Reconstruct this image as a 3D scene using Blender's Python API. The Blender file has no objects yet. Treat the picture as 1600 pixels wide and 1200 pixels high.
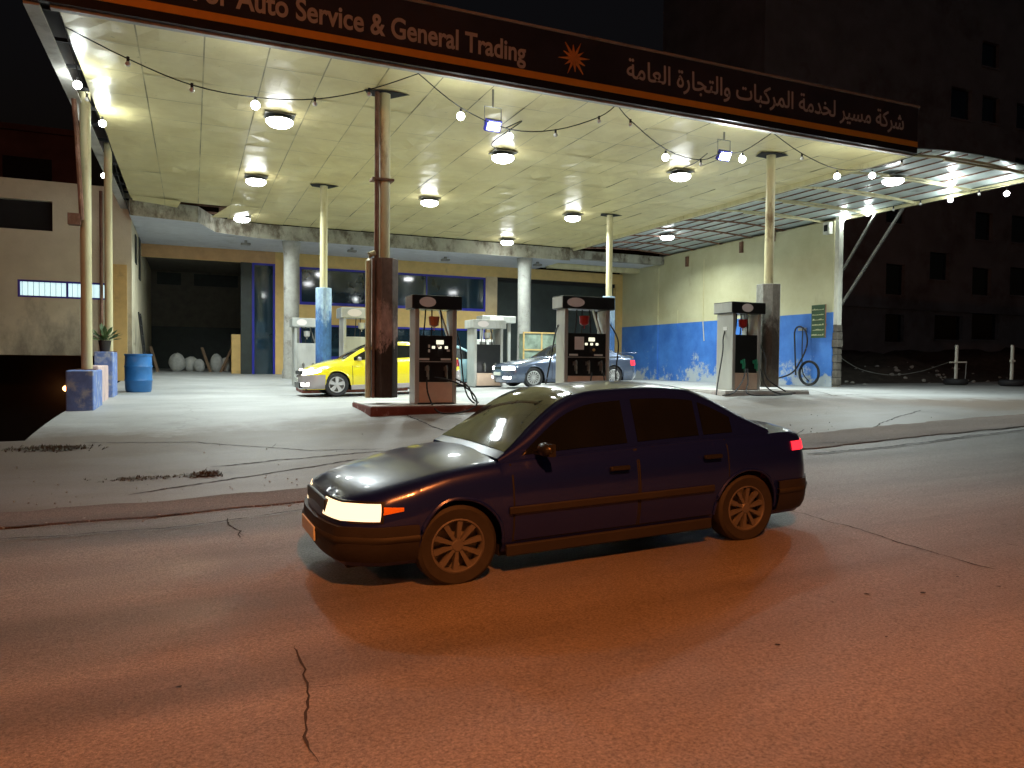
import bpy, math, random
import numpy as np
from mathutils import Vector, Matrix
R = math.radians; PI = math.pi
rnd = random.Random(7)
S = bpy.context.scene; COL = S.collection

# ------------------------------------------------------------------ camera
FPX = 1150.0
cam_d = bpy.data.cameras.new('camera'); cam = bpy.data.objects.new('camera', cam_d); COL.objects.link(cam)
cam_d.sensor_width = 36; cam_d.lens = 36 * FPX / 1600; cam_d.clip_end = 800; cam_d.clip_start = .05
CAM = Vector((0, 0, 1.6))
CR = Matrix.Rotation(R(-23.5), 3, 'Z') @ Matrix.Rotation(R(90 - 1.74), 3, 'X') @ Matrix.Rotation(.010, 3, 'Z')
cam.matrix_world = Matrix.Translation(CAM) @ CR.to_4x4()
S.camera = cam
def at(px, py, Y=None, X=None, Z=None):      # a measured point of the photograph put onto a real plane of the site
    d = CR @ Vector(((px - 800) / FPX, -(py - 600) / FPX, -1))
    k = (Y / d.y) if Y is not None else (X / d.x) if X is not None else (Z - CAM.z) / d.z
    return CAM + d * k

# ------------------------------------------------------------------ sky and exposure
w = bpy.data.worlds.new('World'); S.world = w; w.use_nodes = True
nt = w.node_tree; bg = nt.nodes['Background']
sky = nt.nodes.new('ShaderNodeTexSky'); sky.sky_type = 'NISHITA'; sky.sun_disc = False
sky.sun_elevation = R(-3.6); sky.sun_rotation = R(200)
nt.links.new(sky.outputs[0], bg.inputs[0]); bg.inputs[1].default_value = .12
S.view_settings.view_transform = 'Standard'; S.view_settings.look = 'None'
S.view_settings.exposure = 0.0; S.view_settings.gamma = 1.0
S.cycles.max_bounces = 6; S.cycles.diffuse_bounces = 3; S.cycles.glossy_bounces = 3; S.cycles.sample_clamp_indirect = 4
S.cycles.use_light_tree = True

WHITE_LIGHT = (.88, 1.0, .98); SODIUM = (1.0, .255, .05)
LAMP_W = 285; BULB_W = 60; FLOOD_W = 95; SODIUM_W = 9200

# ------------------------------------------------------------------ materials
def newmat(name):
    m = bpy.data.materials.new(name); m.use_nodes = True
    return m, m.node_tree, m.node_tree.nodes['Principled BSDF']
def N(t, kind, **k):
    n = t.nodes.new(kind)
    for a, v in k.items():
        if a in n.inputs: n.inputs[a].default_value = v
        else: setattr(n, a, v)
    return n
def ramp(t, fac, stops):
    r = t.nodes.new('ShaderNodeValToRGB'); e = r.color_ramp.elements
    e[0].position, e[0].color = stops[0][0], (*stops[0][1], 1) if not isinstance(stops[0][1], float) else (stops[0][1],) * 3 + (1,)
    e[1].position, e[1].color = stops[-1][0], (*stops[-1][1], 1) if not isinstance(stops[-1][1], float) else (stops[-1][1],) * 3 + (1,)
    for p, c in stops[1:-1]:
        x = e.new(p); x.color = (*c, 1) if not isinstance(c, float) else (c,) * 3 + (1,)
    t.links.new(fac, r.inputs[0]); return r.outputs[0]
def mixc(t, fac, a, b, mode='MIX'):
    n = t.nodes.new('ShaderNodeMix'); n.data_type = 'RGBA'; n.blend_type = mode
    for i, v in ((0, fac), (6, a), (7, b)):
        if hasattr(v, 'links'): t.links.new(v, n.inputs[i])
        else: n.inputs[i].default_value = v if i == 0 else ((*v, 1) if len(v) == 3 else v)
    return n.outputs[2]
def pos(t, scale=(1, 1, 1)):
    g = t.nodes.new('ShaderNodeNewGeometry'); m = t.nodes.new('ShaderNodeMapping')
    t.links.new(g.outputs['Position'], m.inputs[0]); m.inputs['Scale'].default_value = scale
    return m.outputs[0]
def noise(t, vec, scale, detail=5, rough=.6):
    n = N(t, 'ShaderNodeTexNoise', Scale=scale, Detail=detail, Roughness=rough); t.links.new(vec, n.inputs['Vector']); return n.outputs[0]
def bump(t, b, h, strength, dist=.02):
    n = N(t, 'ShaderNodeBump', Strength=strength, Distance=dist); t.links.new(h, n.inputs['Height']); t.links.new(n.outputs[0], b.inputs['Normal'])
def mat(name, col, rough=.6, metal=0., var=.25, scale=3., col2=None, stain=None, stain_amt=.5, stain_scale=1.2, bmp=.15, stretch=(1, 1, 1), coat=0., spec=None):
    m, t, b = newmat(name); p = pos(t, stretch)
    a = tuple(c * (1 - var) for c in col); c2 = col2 or tuple(min(1, c * (1 + var)) for c in col)
    n1 = noise(t, p, scale)
    c = ramp(t, n1, [(.3, a), (.7, c2)])
    if stain:
        n2 = noise(t, p, stain_scale, 8, .7)
        c = mixc(t, ramp(t, n2, [(1 - stain_amt - .07, 0.), (1 - stain_amt + .07, 1.)]), c, stain)
    t.links.new(c, b.inputs['Base Color'])
    b.inputs['Roughness'].default_value = rough; b.inputs['Metallic'].default_value = metal
    if coat: b.inputs['Coat Weight'].default_value = coat; b.inputs['Coat Roughness'].default_value = .05
    if spec is not None: b.inputs['Specular IOR Level'].default_value = spec
    if bmp: bump(t, b, noise(t, p, scale * 12, 4), bmp, .01)
    return m
def emis(name, col, s):
    m, t, b = newmat(name); b.inputs['Base Color'].default_value = (*[min(c, .8) for c in col], 1)
    b.inputs['Emission Color'].default_value = (*col, 1); b.inputs['Emission Strength'].default_value = s
    return m

M = {}
M['cream_metal'] = mat('cream_metal', (.62, .57, .33), .45, var=.12, stain=(.28, .2, .1), stain_amt=.36, stain_scale=2.5, stretch=(1, 1, .4))
M['rust_metal'] = mat('rust_metal', (.17, .085, .05), .75, var=.4, scale=5, stain=(.42, .25, .19), stain_amt=.42, stain_scale=1.5, stretch=(1, 1, .5))
def casing_mat(name, low, mid, top, z1, z2, amt=.25):
    m, t, b = newmat(name); p = pos(t, (1.6, 1.6, .8))
    g = t.nodes.new('ShaderNodeNewGeometry'); sx = t.nodes.new('ShaderNodeSeparateXYZ'); t.links.new(g.outputs['Position'], sx.inputs[0])
    nz_ = noise(t, p, 2.2, 8, .75); sc = N(t, 'ShaderNodeMath', operation='MULTIPLY_ADD'); t.links.new(nz_, sc.inputs[0]); sc.inputs[1].default_value = 2.2; sc.inputs[2].default_value = -1.1
    a = N(t, 'ShaderNodeMath', operation='ADD'); t.links.new(sx.outputs[2], a.inputs[0]); t.links.new(sc.outputs[0], a.inputs[1])
    k = N(t, 'ShaderNodeMapRange'); t.links.new(a.outputs[0], k.inputs[0]); k.inputs[1].default_value = 0.; k.inputs[2].default_value = 4.
    c = ramp(t, k.outputs[0], [(z1 / 4 - .02, low), (z1 / 4 + .02, mid), (z2 / 4 - .03, mid), (z2 / 4 + .06, top)])
    f = noise(t, p, 7, 6, .7); c = mixc(t, .6, c, ramp(t, f, [(.3, (.2, .2, .2)), (.7, (.75, .75, .75))]), 'OVERLAY')
    t.links.new(c, b.inputs['Base Color']); b.inputs['Roughness'].default_value = .7; bump(t, b, f, .4, .02); return m
M['rust_casing'] = casing_mat('rust_casing', (.045, .03, .022), (.50, .34, .29), (.17, .12, .095), 1.9, 2.45)
M['grey_casing'] = casing_mat('grey_casing', (.16, .14, .11), (.10, .09, .075), (.34, .34, .30), 1.5, 2.5)
M['blue_casing'] = casing_mat('blue_casing', (.04, .10, .30), (.06, .17, .42), (.35, .50, .66), 1.6, 2.9)
M['grey_conc'] = mat('grey_conc', (.34, .34, .31), .85, var=.2, scale=4, stain=(.16, .15, .13), stain_amt=.4, stain_scale=2.0, bmp=.4)
M['soffit'] = mat('soffit', (.5, .52, .56), .8, var=.08, stain=(.34, .35, .36), stain_amt=.36, stain_scale=.9)
M['beam'] = mat('beam', (.36, .35, .28), .85, var=.2, stain=(.12, .1, .07), stain_amt=.46, stain_scale=1.6, bmp=.4, stretch=(1, 1, .6))
M['yellow_wall'] = mat('yellow_wall', (.62, .43, .16), .75, var=.1, stain=(.42, .3, .13), stain_amt=.35)
M['orange_wall'] = mat('orange_wall', (.5, .3, .14), .75, var=.12)
M['blue_frame'] = mat('blue_frame', (.015, .02, .35), .4, var=.1)
M['glass'] = mat('dark_glass', (.012, .03, .045), .06, var=.3, scale=.8, bmp=.02, spec=.9)
M['pier_tile'] = mat('pier_tile', (.5, .38, .2), .15, var=.1)
M['dark_gate'] = mat('dark_gate', (.018, .028, .025), .5, var=.3)
M['dark'] = mat('dark_void', (.01, .01, .01), .9, var=.2, bmp=0)
M['black_plastic'] = mat('black_plastic', (.012, .013, .013), .35, var=.3, bmp=.03)
M['steel'] = mat('steel', (.48, .49, .46), .38, .25, var=.2, scale=2, stain=(.3, .29, .25), stain_amt=.35, stretch=(1, 1, .3))
M['white_paint'] = mat('white_paint', (.72, .72, .68), .4, var=.08, stain=(.5, .48, .42), stain_amt=.3)
M['badge'] = mat('badge', (.74, .68, .66), .4, var=.04)
M['beige_panel'] = mat('beige_panel', (.68, .50, .38), .5, var=.1, stain=(.4, .26, .18), stain_amt=.3)
M['rubber'] = mat('rubber', (.015, .015, .015), .7, var=.2, bmp=.05)
M['tyre'] = mat('tyre_rubber', (.018, .018, .02), .75, var=.2, scale=20, bmp=.1)
M['red_plastic'] = mat('red_plastic', (.45, .03, .03), .35, var=.15)
M['orange_plastic'] = mat('orange_plastic', (.6, .22, .1), .35, var=.15)
M['green_plastic'] = mat('green_plastic', (.02, .22, .12), .35, var=.15)
M['pale_label'] = mat('pale_label', (.7, .7, .66), .5, var=.08)
M['island_red'] = mat('island_red', (.16, .045, .03), .8, var=.3, stain=(.4, .33, .3), stain_amt=.36, stain_scale=3, bmp=.3)
M['island_top'] = mat('island_top', (.5, .48, .45), .8, var=.15, stain=(.3, .2, .17), stain_amt=.4, bmp=.3)
M['blue_block'] = mat('blue_block', (.14, .22, .5), .8, var=.2, scale=5, stain=(.42, .46, .52), stain_amt=.42, stain_scale=3.5, bmp=.5)
M['pink_block'] = mat('pink_block', (.6, .45, .42), .8, var=.15, stain=(.3, .26, .3), stain_amt=.35, bmp=.4)
M['barrel_blue'] = mat('barrel_blue', (.03, .16, .42), .4, var=.15, bmp=.03)
M['leaf'] = mat('leaf', (.07, .13, .04), .6, var=.4, scale=8)
M['weed'] = mat('weed', (.07, .065, .04), .8, var=.4, scale=8)
M['pot'] = mat('pot', (.04, .035, .03), .8)
M['sack'] = mat('sack', (.4, .4, .38), .8, var=.2, scale=6, bmp=.4)
M['wood'] = mat('wood', (.2, .13, .08), .7, var=.3, scale=3, stretch=(6, 6, .6))
M['alcove_wall'] = mat('alcove_wall', (.16, .145, .12), .85, var=.2)
M['text'] = mat('fascia_text', (.62, .60, .60), .6, var=.1)
M['orange_stripe'] = mat('orange_stripe', (.95, .45, .06), .5, var=.08)
M['fascia'] = mat('fascia_face', (.045, .045, .06), .4, var=.3, scale=.7, stain=(.06, .05, .055), stain_amt=.4)
M['fascia_black'] = mat('fascia_black', (.02, .016, .016), .5)
M['trim'] = mat('ceiling_trim', (.42, .4, .36), .5, var=.15, stain=(.25, .22, .18), stain_amt=.4)
M['bulb_on'] = emis('lit_bulb', (1, 1, .97), 35.)
M['bulb_off'] = mat('unlit_bulb', (.75, .75, .72), .2, var=.03, bmp=0)
M['lens_on'] = emis('lamp_lens_lit', (.97, 1, 1), 30.)
M['lens_off'] = mat('lamp_lens_unlit', (.4, .4, .4), .3)
M['cable'] = mat('cable', (.012, .012, .012), .7, bmp=0)
M['brick_brown'] = mat('brown_facade', (.13, .06, .045), .9, var=.3, scale=1.0)
M['apt'] = mat('apartment_stone', (.34, .38, .42), .9, var=.2, scale=.5, stain=(.16, .14, .13), stain_amt=.4, stain_scale=.12)
M['mound'] = mat('mound_earth', (.06, .05, .04), .95, var=.4, scale=3, stain=(.25, .22, .19), stain_amt=.3, stain_scale=5, bmp=.8)
M['yard'] = mat('yard_ground', (.02, .018, .015), .95, var=.3)
M['board_green'] = mat('board_green', (.03, .07, .03), .5)
M['board_text'] = mat('board_text', (.5, .5, .3), .6)
M['post_white'] = mat('post_white', (.7, .7, .6), .5, stain=(.35, .3, .22), stain_amt=.35, stretch=(1, 1, .4))
M['pier'] = mat('pier_rubble', (.13, .115, .095), .9, var=.4, scale=5, bmp=.6)
M['plate'] = mat('number_plate', (.65, .68, .6), .4, var=.05)

def ceiling_mat():
    m, t, b = newmat('ceiling_panel'); p = pos(t)
    c = ramp(t, noise(t, p, .9, 6, .65), [(.25, (.60, .50, .23)), (.6, (.74, .65, .34)), (.8, (.80, .72, .44))])
    sp = ramp(t, noise(t, pos(t), 9, 3), [(.68, 0.), (.74, 1.)])
    c = mixc(t, sp, c, (.5, .44, .22))
    # seams between panels
    g = t.nodes.new('ShaderNodeNewGeometry'); sx = t.nodes.new('ShaderNodeSeparateXYZ'); t.links.new(g.outputs['Position'], sx.inputs[0])
    def seam(o, per, off, wd):
        a = N(t, 'ShaderNodeMath', operation='ADD'); t.links.new(o, a.inputs[0]); a.inputs[1].default_value = off
        d = N(t, 'ShaderNodeMath', operation='PINGPONG'); t.links.new(a.outputs[0], d.inputs[0]); d.inputs[1].default_value = per / 2
        l = N(t, 'ShaderNodeMath', operation='LESS_THAN'); t.links.new(d.outputs[0], l.inputs[0]); l.inputs[1].default_value = wd
        return l.outputs[0]
    s = N(t, 'ShaderNodeMath', operation='MAXIMUM'); t.links.new(seam(sx.outputs[0], 1.0, 1.8, .012), s.inputs[0]); t.links.new(seam(sx.outputs[1], 1.3, -12.5, .009), s.inputs[1])
    br = ramp(t, noise(t, pos(t), .8, 3), [(.35, .1), (.65, .85)])
    mm = N(t, 'ShaderNodeMath', operation='MULTIPLY'); t.links.new(s.outputs[0], mm.inputs[0]); t.links.new(br, mm.inputs[1])
    c = mixc(t, mm.outputs[0], c, (.12, .1, .04))
    t.links.new(c, b.inputs['Base Color']); b.inputs['Roughness'].default_value = .33
    bump(t, b, noise(t, pos(t), 1.6, 3), .25, .05)
    return m
M['ceiling'] = ceiling_mat()

def forecourt_mat():
    m, t, b = newmat('forecourt_concrete'); p = pos(t)
    c = ramp(t, noise(t, p, .6, 8, .65), [(.25, (.27, .275, .27)), (.5, (.36, .365, .36)), (.75, (.44, .445, .44))])
    oil = ramp(t, noise(t, pos(t, (1, 2.2, 1)), .9, 6, .7), [(.58, 0.), (.70, .75)]); c = mixc(t, oil, c, (.13, .12, .11))
    g = t.nodes.new('ShaderNodeNewGeometry'); sx = t.nodes.new('ShaderNodeSeparateXYZ'); t.links.new(g.outputs['Position'], sx.inputs[0])
    # dusty earth along the street side, thinning under the canopy, darkened too for light fall-off
    k = N(t, 'ShaderNodeMapRange'); t.links.new(sx.outputs[1], k.inputs[0]); k.inputs[1].default_value = 14.2; k.inputs[2].default_value = 10.8
    a = N(t, 'ShaderNodeMath', operation='ADD'); t.links.new(k.outputs[0], a.inputs[0]); t.links.new(noise(t, p, 1.1, 6, .7), a.inputs[1])
    c = mixc(t, ramp(t, a.outputs[0], [(.62, 0.), (1.2, .95)]), c, (.115, .085, .062))
    # dark wandering cracks
    v = N(t, 'ShaderNodeTexVoronoi', feature='DISTANCE_TO_EDGE', Scale=.17); 
    nn = t.nodes.new('ShaderNodeTexNoise'); nn.inputs['Scale'].default_value = 1.6; t.links.new(p, nn.inputs['Vector'])
    va = N(t, 'ShaderNodeVectorMath', operation='ADD'); t.links.new(p, va.inputs[0]); t.links.new(nn.outputs[1], va.inputs[1]); t.links.new(va.outputs[0], v.inputs['Vector'])
    ck = ramp(t, v.outputs[0], [(.0, .35), (.004, 0.)]); c = mixc(t, ck, c, (.05, .045, .04))
    sl = ramp(t, noise(t, pos(t, (.5, 1.6, 1)), .45, 5, .55), [(.42, .0), (.62, .55)]); c = mixc(t, sl, c, (.22, .225, .22))
    gr = noise(t, p, 60, 3, .8); c = mixc(t, .5, c, ramp(t, gr, [(.3, (.3, .3, .3)), (.7, (.75, .75, .75))]), 'OVERLAY')
    t.links.new(c, b.inputs['Base Color']); b.inputs['Roughness'].default_value = .55
    bump(t, b, gr, .35, .01)
    return m
def road_mat(name, base, rough, brown=0.):
    m, t, b = newmat(name); p = pos(t)
    lo = tuple(x * .72 for x in base); hi = tuple(x * 1.3 for x in base)
    c = ramp(t, noise(t, pos(t, (.35, 1, 1)), .55, 7, .6), [(.3, lo), (.7, hi)])
    g = noise(t, p, 60, 5, .85)
    c = mixc(t, .8, c, ramp(t, g, [(.34, (.06, .06, .06)), (.5, (.5, .5, .5)), (.66, (.95, .95, .95))]), 'OVERLAY')
    wear = noise(t, pos(t, (.07, 1.1, 1)), 1.0, 4, .5); c = mixc(t, .55, c, ramp(t, wear, [(.35, (.25, .25, .25)), (.65, (.72, .72, .72))]), 'OVERLAY')
    blot = noise(t, p, 2.3, 7, .75); c = mixc(t, ramp(t, blot, [(.60, 0.), (.72, .5)]), c, lo)
    sp = ramp(t, noise(t, p, 140, 1), [(.70, 0.), (.76, .5)]); c = mixc(t, sp, c, (.35, .33, .3))
    t.links.new(c, b.inputs['Base Color'])
    r = ramp(t, noise(t, pos(t, (.3, 1, 1)), .7, 5), [(.3, rough - .07), (.7, rough + .12)]); t.links.new(r, b.inputs['Roughness'])
    bump(t, b, g, 1.0, .015)
    return m
M['forecourt'] = forecourt_mat()
M['road'] = road_mat('road_asphalt', (.20, .188, .175), .46)
M['strip'] = road_mat('asphalt_strip', (.13, .095, .075), .7)

def side_wall_mat():
    m, t, b = newmat('two_tone_wall'); p = pos(t)
    g = t.nodes.new('ShaderNodeNewGeometry'); sx = t.nodes.new('ShaderNodeSeparateXYZ'); t.links.new(g.outputs['Position'], sx.inputs[0])
    yel = ramp(t, noise(t, p, .7, 6), [(.3, (.50, .47, .27)), (.7, (.62, .60, .38))])
    st = ramp(t, noise(t, pos(t, (1, 1.5, .6)), 1.1, 8, .7), [(.60, 0.), (.72, .6)]); yel = mixc(t, st, yel, (.42, .36, .2))
    blu = ramp(t, noise(t, p, 1.2, 6), [(.3, (.035, .14, .50)), (.7, (.07, .24, .68))])
    # paint worn off in patches near the ground
    k = N(t, 'ShaderNodeMapRange'); t.links.new(sx.outputs[2], k.inputs[0]); k.inputs[1].default_value = 3.0; k.inputs[2].default_value = .8; k.inputs[3].default_value = -.07; k.inputs[4].default_value = .19
    a = N(t, 'ShaderNodeMath', operation='ADD'); t.links.new(k.outputs[0], a.inputs[0]); t.links.new(noise(t, p, 1.0, 9, .75), a.inputs[1])
    blu = mixc(t, ramp(t, a.outputs[0], [(.62, 0.), (.69, .9)]), blu, (.5, .55, .55))
    n = N(t, 'ShaderNodeMath', operation='GREATER_THAN'); t.links.new(sx.outputs[2], n.inputs[0]); n.inputs[1].default_value = 3.46
    c = mixc(t, n.outputs[0], blu, yel)
    t.links.new(c, b.inputs['Base Color']); b.inputs['Roughness'].default_value = .6
    bump(t, b, noise(t, p, 14, 5), .3, .02)
    return m
M['side_wall'] = side_wall_mat()
def left_wall_mat():
    m, t, b = newmat('stained_render'); p = pos(t)
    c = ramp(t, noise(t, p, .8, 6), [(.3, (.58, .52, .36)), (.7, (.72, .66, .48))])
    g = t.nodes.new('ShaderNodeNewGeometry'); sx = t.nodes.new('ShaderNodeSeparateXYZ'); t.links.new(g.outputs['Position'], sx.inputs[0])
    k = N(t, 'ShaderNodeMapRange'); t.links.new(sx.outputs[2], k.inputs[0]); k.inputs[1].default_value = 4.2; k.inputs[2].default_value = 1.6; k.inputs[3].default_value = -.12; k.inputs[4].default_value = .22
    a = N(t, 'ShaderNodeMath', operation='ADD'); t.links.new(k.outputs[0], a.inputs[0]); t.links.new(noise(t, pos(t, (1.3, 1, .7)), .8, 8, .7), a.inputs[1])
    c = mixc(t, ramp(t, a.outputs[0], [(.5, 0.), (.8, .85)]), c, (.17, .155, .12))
    t.links.new(c, b.inputs['Base Color']); b.inputs['Roughness'].default_value = .85
    bump(t, b, noise(t, p, 14, 5), .3, .02)
    return m
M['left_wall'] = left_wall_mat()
def awning_mat():
    m, t, b = newmat('awning_sheet'); p = pos(t)
    c = ramp(t, noise(t, p, .8, 6), [(.3, (.42, .50, .49)), (.7, (.60, .68, .66))])
    c = mixc(t, ramp(t, noise(t, pos(t, (1, .5, 1)), 1.2, 7, .7), [(.58, 0.), (.7, .8)]), c, (.14, .13, .1))
    t.links.new(c, b.inputs['Base Color']); b.inputs['Roughness'].default_value = .35; 
    return m
M['awning'] = awning_mat()

# ------------------------------------------------------------------ mesh helpers
class MB:
    def __init__(s): s.v = []; s.f = []
    def add(s, vs, fs):
        o = len(s.v); s.v += [tuple(v) for v in vs]; s.f += [tuple(i + o for i in f) for f in fs]; return s
    def box(s, x0, x1, y0, y1, z0, z1, mtx=None):
        vs = [Vector((x, y, z)) for z in (z0, z1) for y in (y0, y1) for x in (x0, x1)]
        if mtx: vs = [mtx @ v for v in vs]
        return s.add(vs, [(0, 2, 3, 1), (4, 5, 7, 6), (0, 1, 5, 4), (2, 6, 7, 3), (0, 4, 6, 2), (1, 3, 7, 5)])
    def bar(s, p0, p1, wx, wz=None):
        p0, p1 = Vector(p0), Vector(p1); d = p1 - p0; q = d.to_track_quat('Z', 'Y').to_matrix().to_4x4()
        wz = wz or wx
        return s.box(-wx / 2, wx / 2, -wz / 2, wz / 2, 0, d.length, Matrix.Translation(p0) @ q)
    def cyl(s, p0, p1, r0, r1=None, n=16, rot=0.):
        p0, p1 = Vector(p0), Vector(p1); r1 = r0 if r1 is None else r1
        q = (p1 - p0).to_track_quat('Z', 'Y').to_matrix()
        vs = []
        for p, r in ((p0, r0), (p1, r1)):
            for k in range(n):
                a = 2 * PI * k / n + rot; vs.append(p + q @ Vector((r * math.cos(a), r * math.sin(a), 0)))
        fs = [(k, (k + 1) % n, n + (k + 1) % n, n + k) for k in range(n)] + [tuple(range(n))[::-1], tuple(range(n, 2 * n))]
        return s.add(vs, fs)
    def tube(s, pts, r, n=6, cap=True):
        pts = [Vector(p) for p in pts]; vs = []; fs = []
        for i, p in enumerate(pts):
            d = (pts[min(i + 1, len(pts) - 1)] - pts[max(i - 1, 0)]).normalized()
            u = d.cross(Vector((0, 0, 1)) if abs(d.z) < .95 else Vector((1, 0, 0))).normalized(); w_ = d.cross(u)
            rr = r[i] if isinstance(r, (list, tuple)) else r
            vs += [p + rr * (math.cos(2 * PI * k / n) * u + math.sin(2 * PI * k / n) * w_) for k in range(n)]
        for i in range(len(pts) - 1):
            fs += [(i * n + k, i * n + (k + 1) % n, (i + 1) * n + (k + 1) % n, (i + 1) * n + k) for k in range(n)]
        if cap: fs += [tuple(range(n))[::-1], tuple(range((len(pts) - 1) * n, len(pts) * n))]
        return s.add(vs, fs)
    def grid(s, fn, us, vs_, flip=False):
        nv = len(vs_); P = [fn(u, v) for u in us for v in vs_]
        fs = []
        for i in range(len(us) - 1):
            for j in range(nv - 1):
                q = (i * nv + j, (i + 1) * nv + j, (i + 1) * nv + j + 1, i * nv + j + 1)
                fs.append(q[::-1] if flip else q)
        return s.add(P, fs)
    def lathe(s, prof, c, axis='Z', n=24, cap=True):
        vs = []; c = Vector(c)
        for r, h in prof:
            for k in range(n):
                a = 2 * PI * k / n; ca, sa = r * math.cos(a), r * math.sin(a)
                vs.append(c + (Vector((ca, sa, h)) if axis == 'Z' else Vector((ca, h, sa)) if axis == 'Y' else Vector((h, ca, sa))))
        m_ = len(prof)
        fs = [(i * n + k, i * n + (k + 1) % n, (i + 1) * n + (k + 1) % n, (i + 1) * n + k) for i in range(m_ - 1) for k in range(n)]
        if cap and prof[0][0] > 1e-4: fs.append(tuple(range(n))[::-1])
        if cap and prof[-1][0] > 1e-4: fs.append(tuple(range((m_ - 1) * n, m_ * n)))
        return s.add(vs, fs)
    def ball(s, c, rx, ry=None, rz=None, n=12, m_=8, jit=0.):
        ry = ry or rx; rz = rz or rx; c = Vector(c); vs = []
        for i in range(m_ + 1):
            th = PI * i / m_
            for k in range(n):
                a = 2 * PI * k / n; j = 1 + rnd.uniform(-jit, jit)
                vs.append(c + Vector((rx * math.sin(th) * math.cos(a) * j, ry * math.sin(th) * math.sin(a) * j, rz * math.cos(th) * j)))
        return s.add(vs, [(i * n + k, (i + 1) * n + k, (i + 1) * n + (k + 1) % n, i * n + (k + 1) % n) for i in range(m_) for k in range(n)])
    def prism(s, pts, z0, z1):
        n = len(pts)
        return s.add([(x, y, z0) for x, y in pts] + [(x, y, z1) for x, y in pts],
                     [tuple(range(n))[::-1], tuple(range(n, 2 * n))] + [(k, (k + 1) % n, n + (k + 1) % n, n + k) for k in range(n)])
    def build(s, name, m, parent=None, smooth=None, bevel=0., local=False):
        me = bpy.data.meshes.new(name)
        off = Vector((0, 0, 0))
        if parent is not None and not local:
            p = parent
            while p is not None: off += p.location; p = p.parent
        me.from_pydata([tuple(Vector(v) - off) for v in s.v], [], s.f); me.validate(); 
        bm_ = __import__('bmesh'); b = bm_.new(); b.from_mesh(me)
        bm_.ops.remove_doubles(b, verts=b.verts, dist=1e-5); bm_.ops.recalc_face_normals(b, faces=b.faces)
        b.to_mesh(me); b.free()
        me.materials.append(M[m] if isinstance(m, str) else m)
        if smooth is not None:
            me.shade_smooth(); me.set_sharp_from_angle(angle=R(smooth))
        o = bpy.data.objects.new(name, me); COL.objects.link(o); o.parent = parent
        if bevel:
            bv = o.modifiers.new('bevel', 'BEVEL'); bv.width = bevel; bv.segments = 2; bv.limit_method = 'ANGLE'
        return o
def tag(o, label, cat, group=None, kind=None):
    if label: o['label'] = label
    if cat: o['category'] = cat
    if group: o['group'] = group
    if kind: o['kind'] = kind
    return o
def thing(name, loc, label, cat, group=None, rz=0.):
    o = bpy.data.objects.new(name, None); COL.objects.link(o); o.location = loc; o.rotation_euler = (0, 0, rz)
    return tag(o, label, cat, group)
def copy_tree(o, parent=None):
    c = o.copy(); COL.objects.link(c); c.parent = parent
    for ch in o.children: copy_tree(ch, c)
    return c
def place(o, loc, label, rz=None):
    c = copy_tree(o); c.location = loc; c['label'] = label
    if rz is not None: c.rotation_euler = (0, 0, rz)
    return c
def light(name, kind, loc, power, col, parent=None, **k):
    d = bpy.data.lights.new(name, kind); d.energy = power; d.color = col
    for a, v in k.items(): setattr(d, a, v)
    o = bpy.data.objects.new(name, d); COL.objects.link(o); o.location = loc; o.parent = parent
    return o

# ------------------------------------------------------------------ ground
CP = [(3.5, 14, .64), (8, 14, .78), (13, 14, .93), (3.6, 19.6, .62), (9.3, 20, .80), (13, 21, .86), (20.7, 19.3, .82), (20.7, 31, .78), (3.5, 30, .86),
      (13.5, 30, .88), (-1.8, 16.5, .60), (-1.8, 22, .66), (-2, 33, .98), (26, 18, .88), (40, 17, 1.05), (10, 26, .82), (-3, 12, .36), (55, 30, 1.4), (-12, 12, .1)]
for X_ in (-30, -10, 0, 5, 10, 15, 20, 30, 55):
    for Y_ in (-15, -5, 3, 8.4): CP.append((X_, Y_, .026 * X_ if X_ > -10 else -.26 + .015 * (X_ + 10)))
CPn = np.array(CP)
def _k(d): return np.where(d > 1e-9, d * d * np.log(d + 1e-12), 0.)
_D = _k(np.linalg.norm(CPn[:, None, :2] - CPn[None, :, :2], axis=2)); n_ = len(CP)
_A = np.zeros((n_ + 3, n_ + 3)); _A[:n_, :n_] = _D + np.eye(n_) * .6
_A[:n_, n_] = 1; _A[:n_, n_ + 1:] = CPn[:, :2]; _A[n_, :n_] = 1; _A[n_ + 1:, :n_] = CPn[:, :2].T
_W = np.linalg.solve(_A, np.concatenate([CPn[:, 2], np.zeros(3)]))
def gz(x, y):
    d = np.hypot(CPn[:, 0] - x, CPn[:, 1] - y)
    return float(_k(d) @ _W[:n_] + _W[n_] + _W[n_ + 1] * x + _W[n_ + 2] * y)
def yb(x): return 8.2 + .055 * x
def jag(x, s=0): return .018 * math.sin(x * 1.3 + s) + .014 * math.sin(x * 5.3 + 2 * s) + .012 * math.sin(x * 13 + s) + .01 * math.sin(x * 29 + s)

def axis(stops):
    out = []
    for a, b, st in stops: out += list(np.arange(a, b - 1e-6, st))
    return out + [stops[-1][1]]
XS = axis([(-60, -6, 3), (-6, 24, .6), (24, 60, 2)]); YS = axis([(-25, -3, 2), (-3, 12.4, .55)])
m_ = MB().grid(lambda x, y: (x, y, gz(x, y)), XS, YS)
XS2 = axis([(-2.2, 24, .6), (24, 60, 2)]); YS2 = axis([(12.4, 34, .6), (34, 60, 2)])
m_.grid(lambda x, y: (x, y, gz(x, y)), XS2, YS2)
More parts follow.
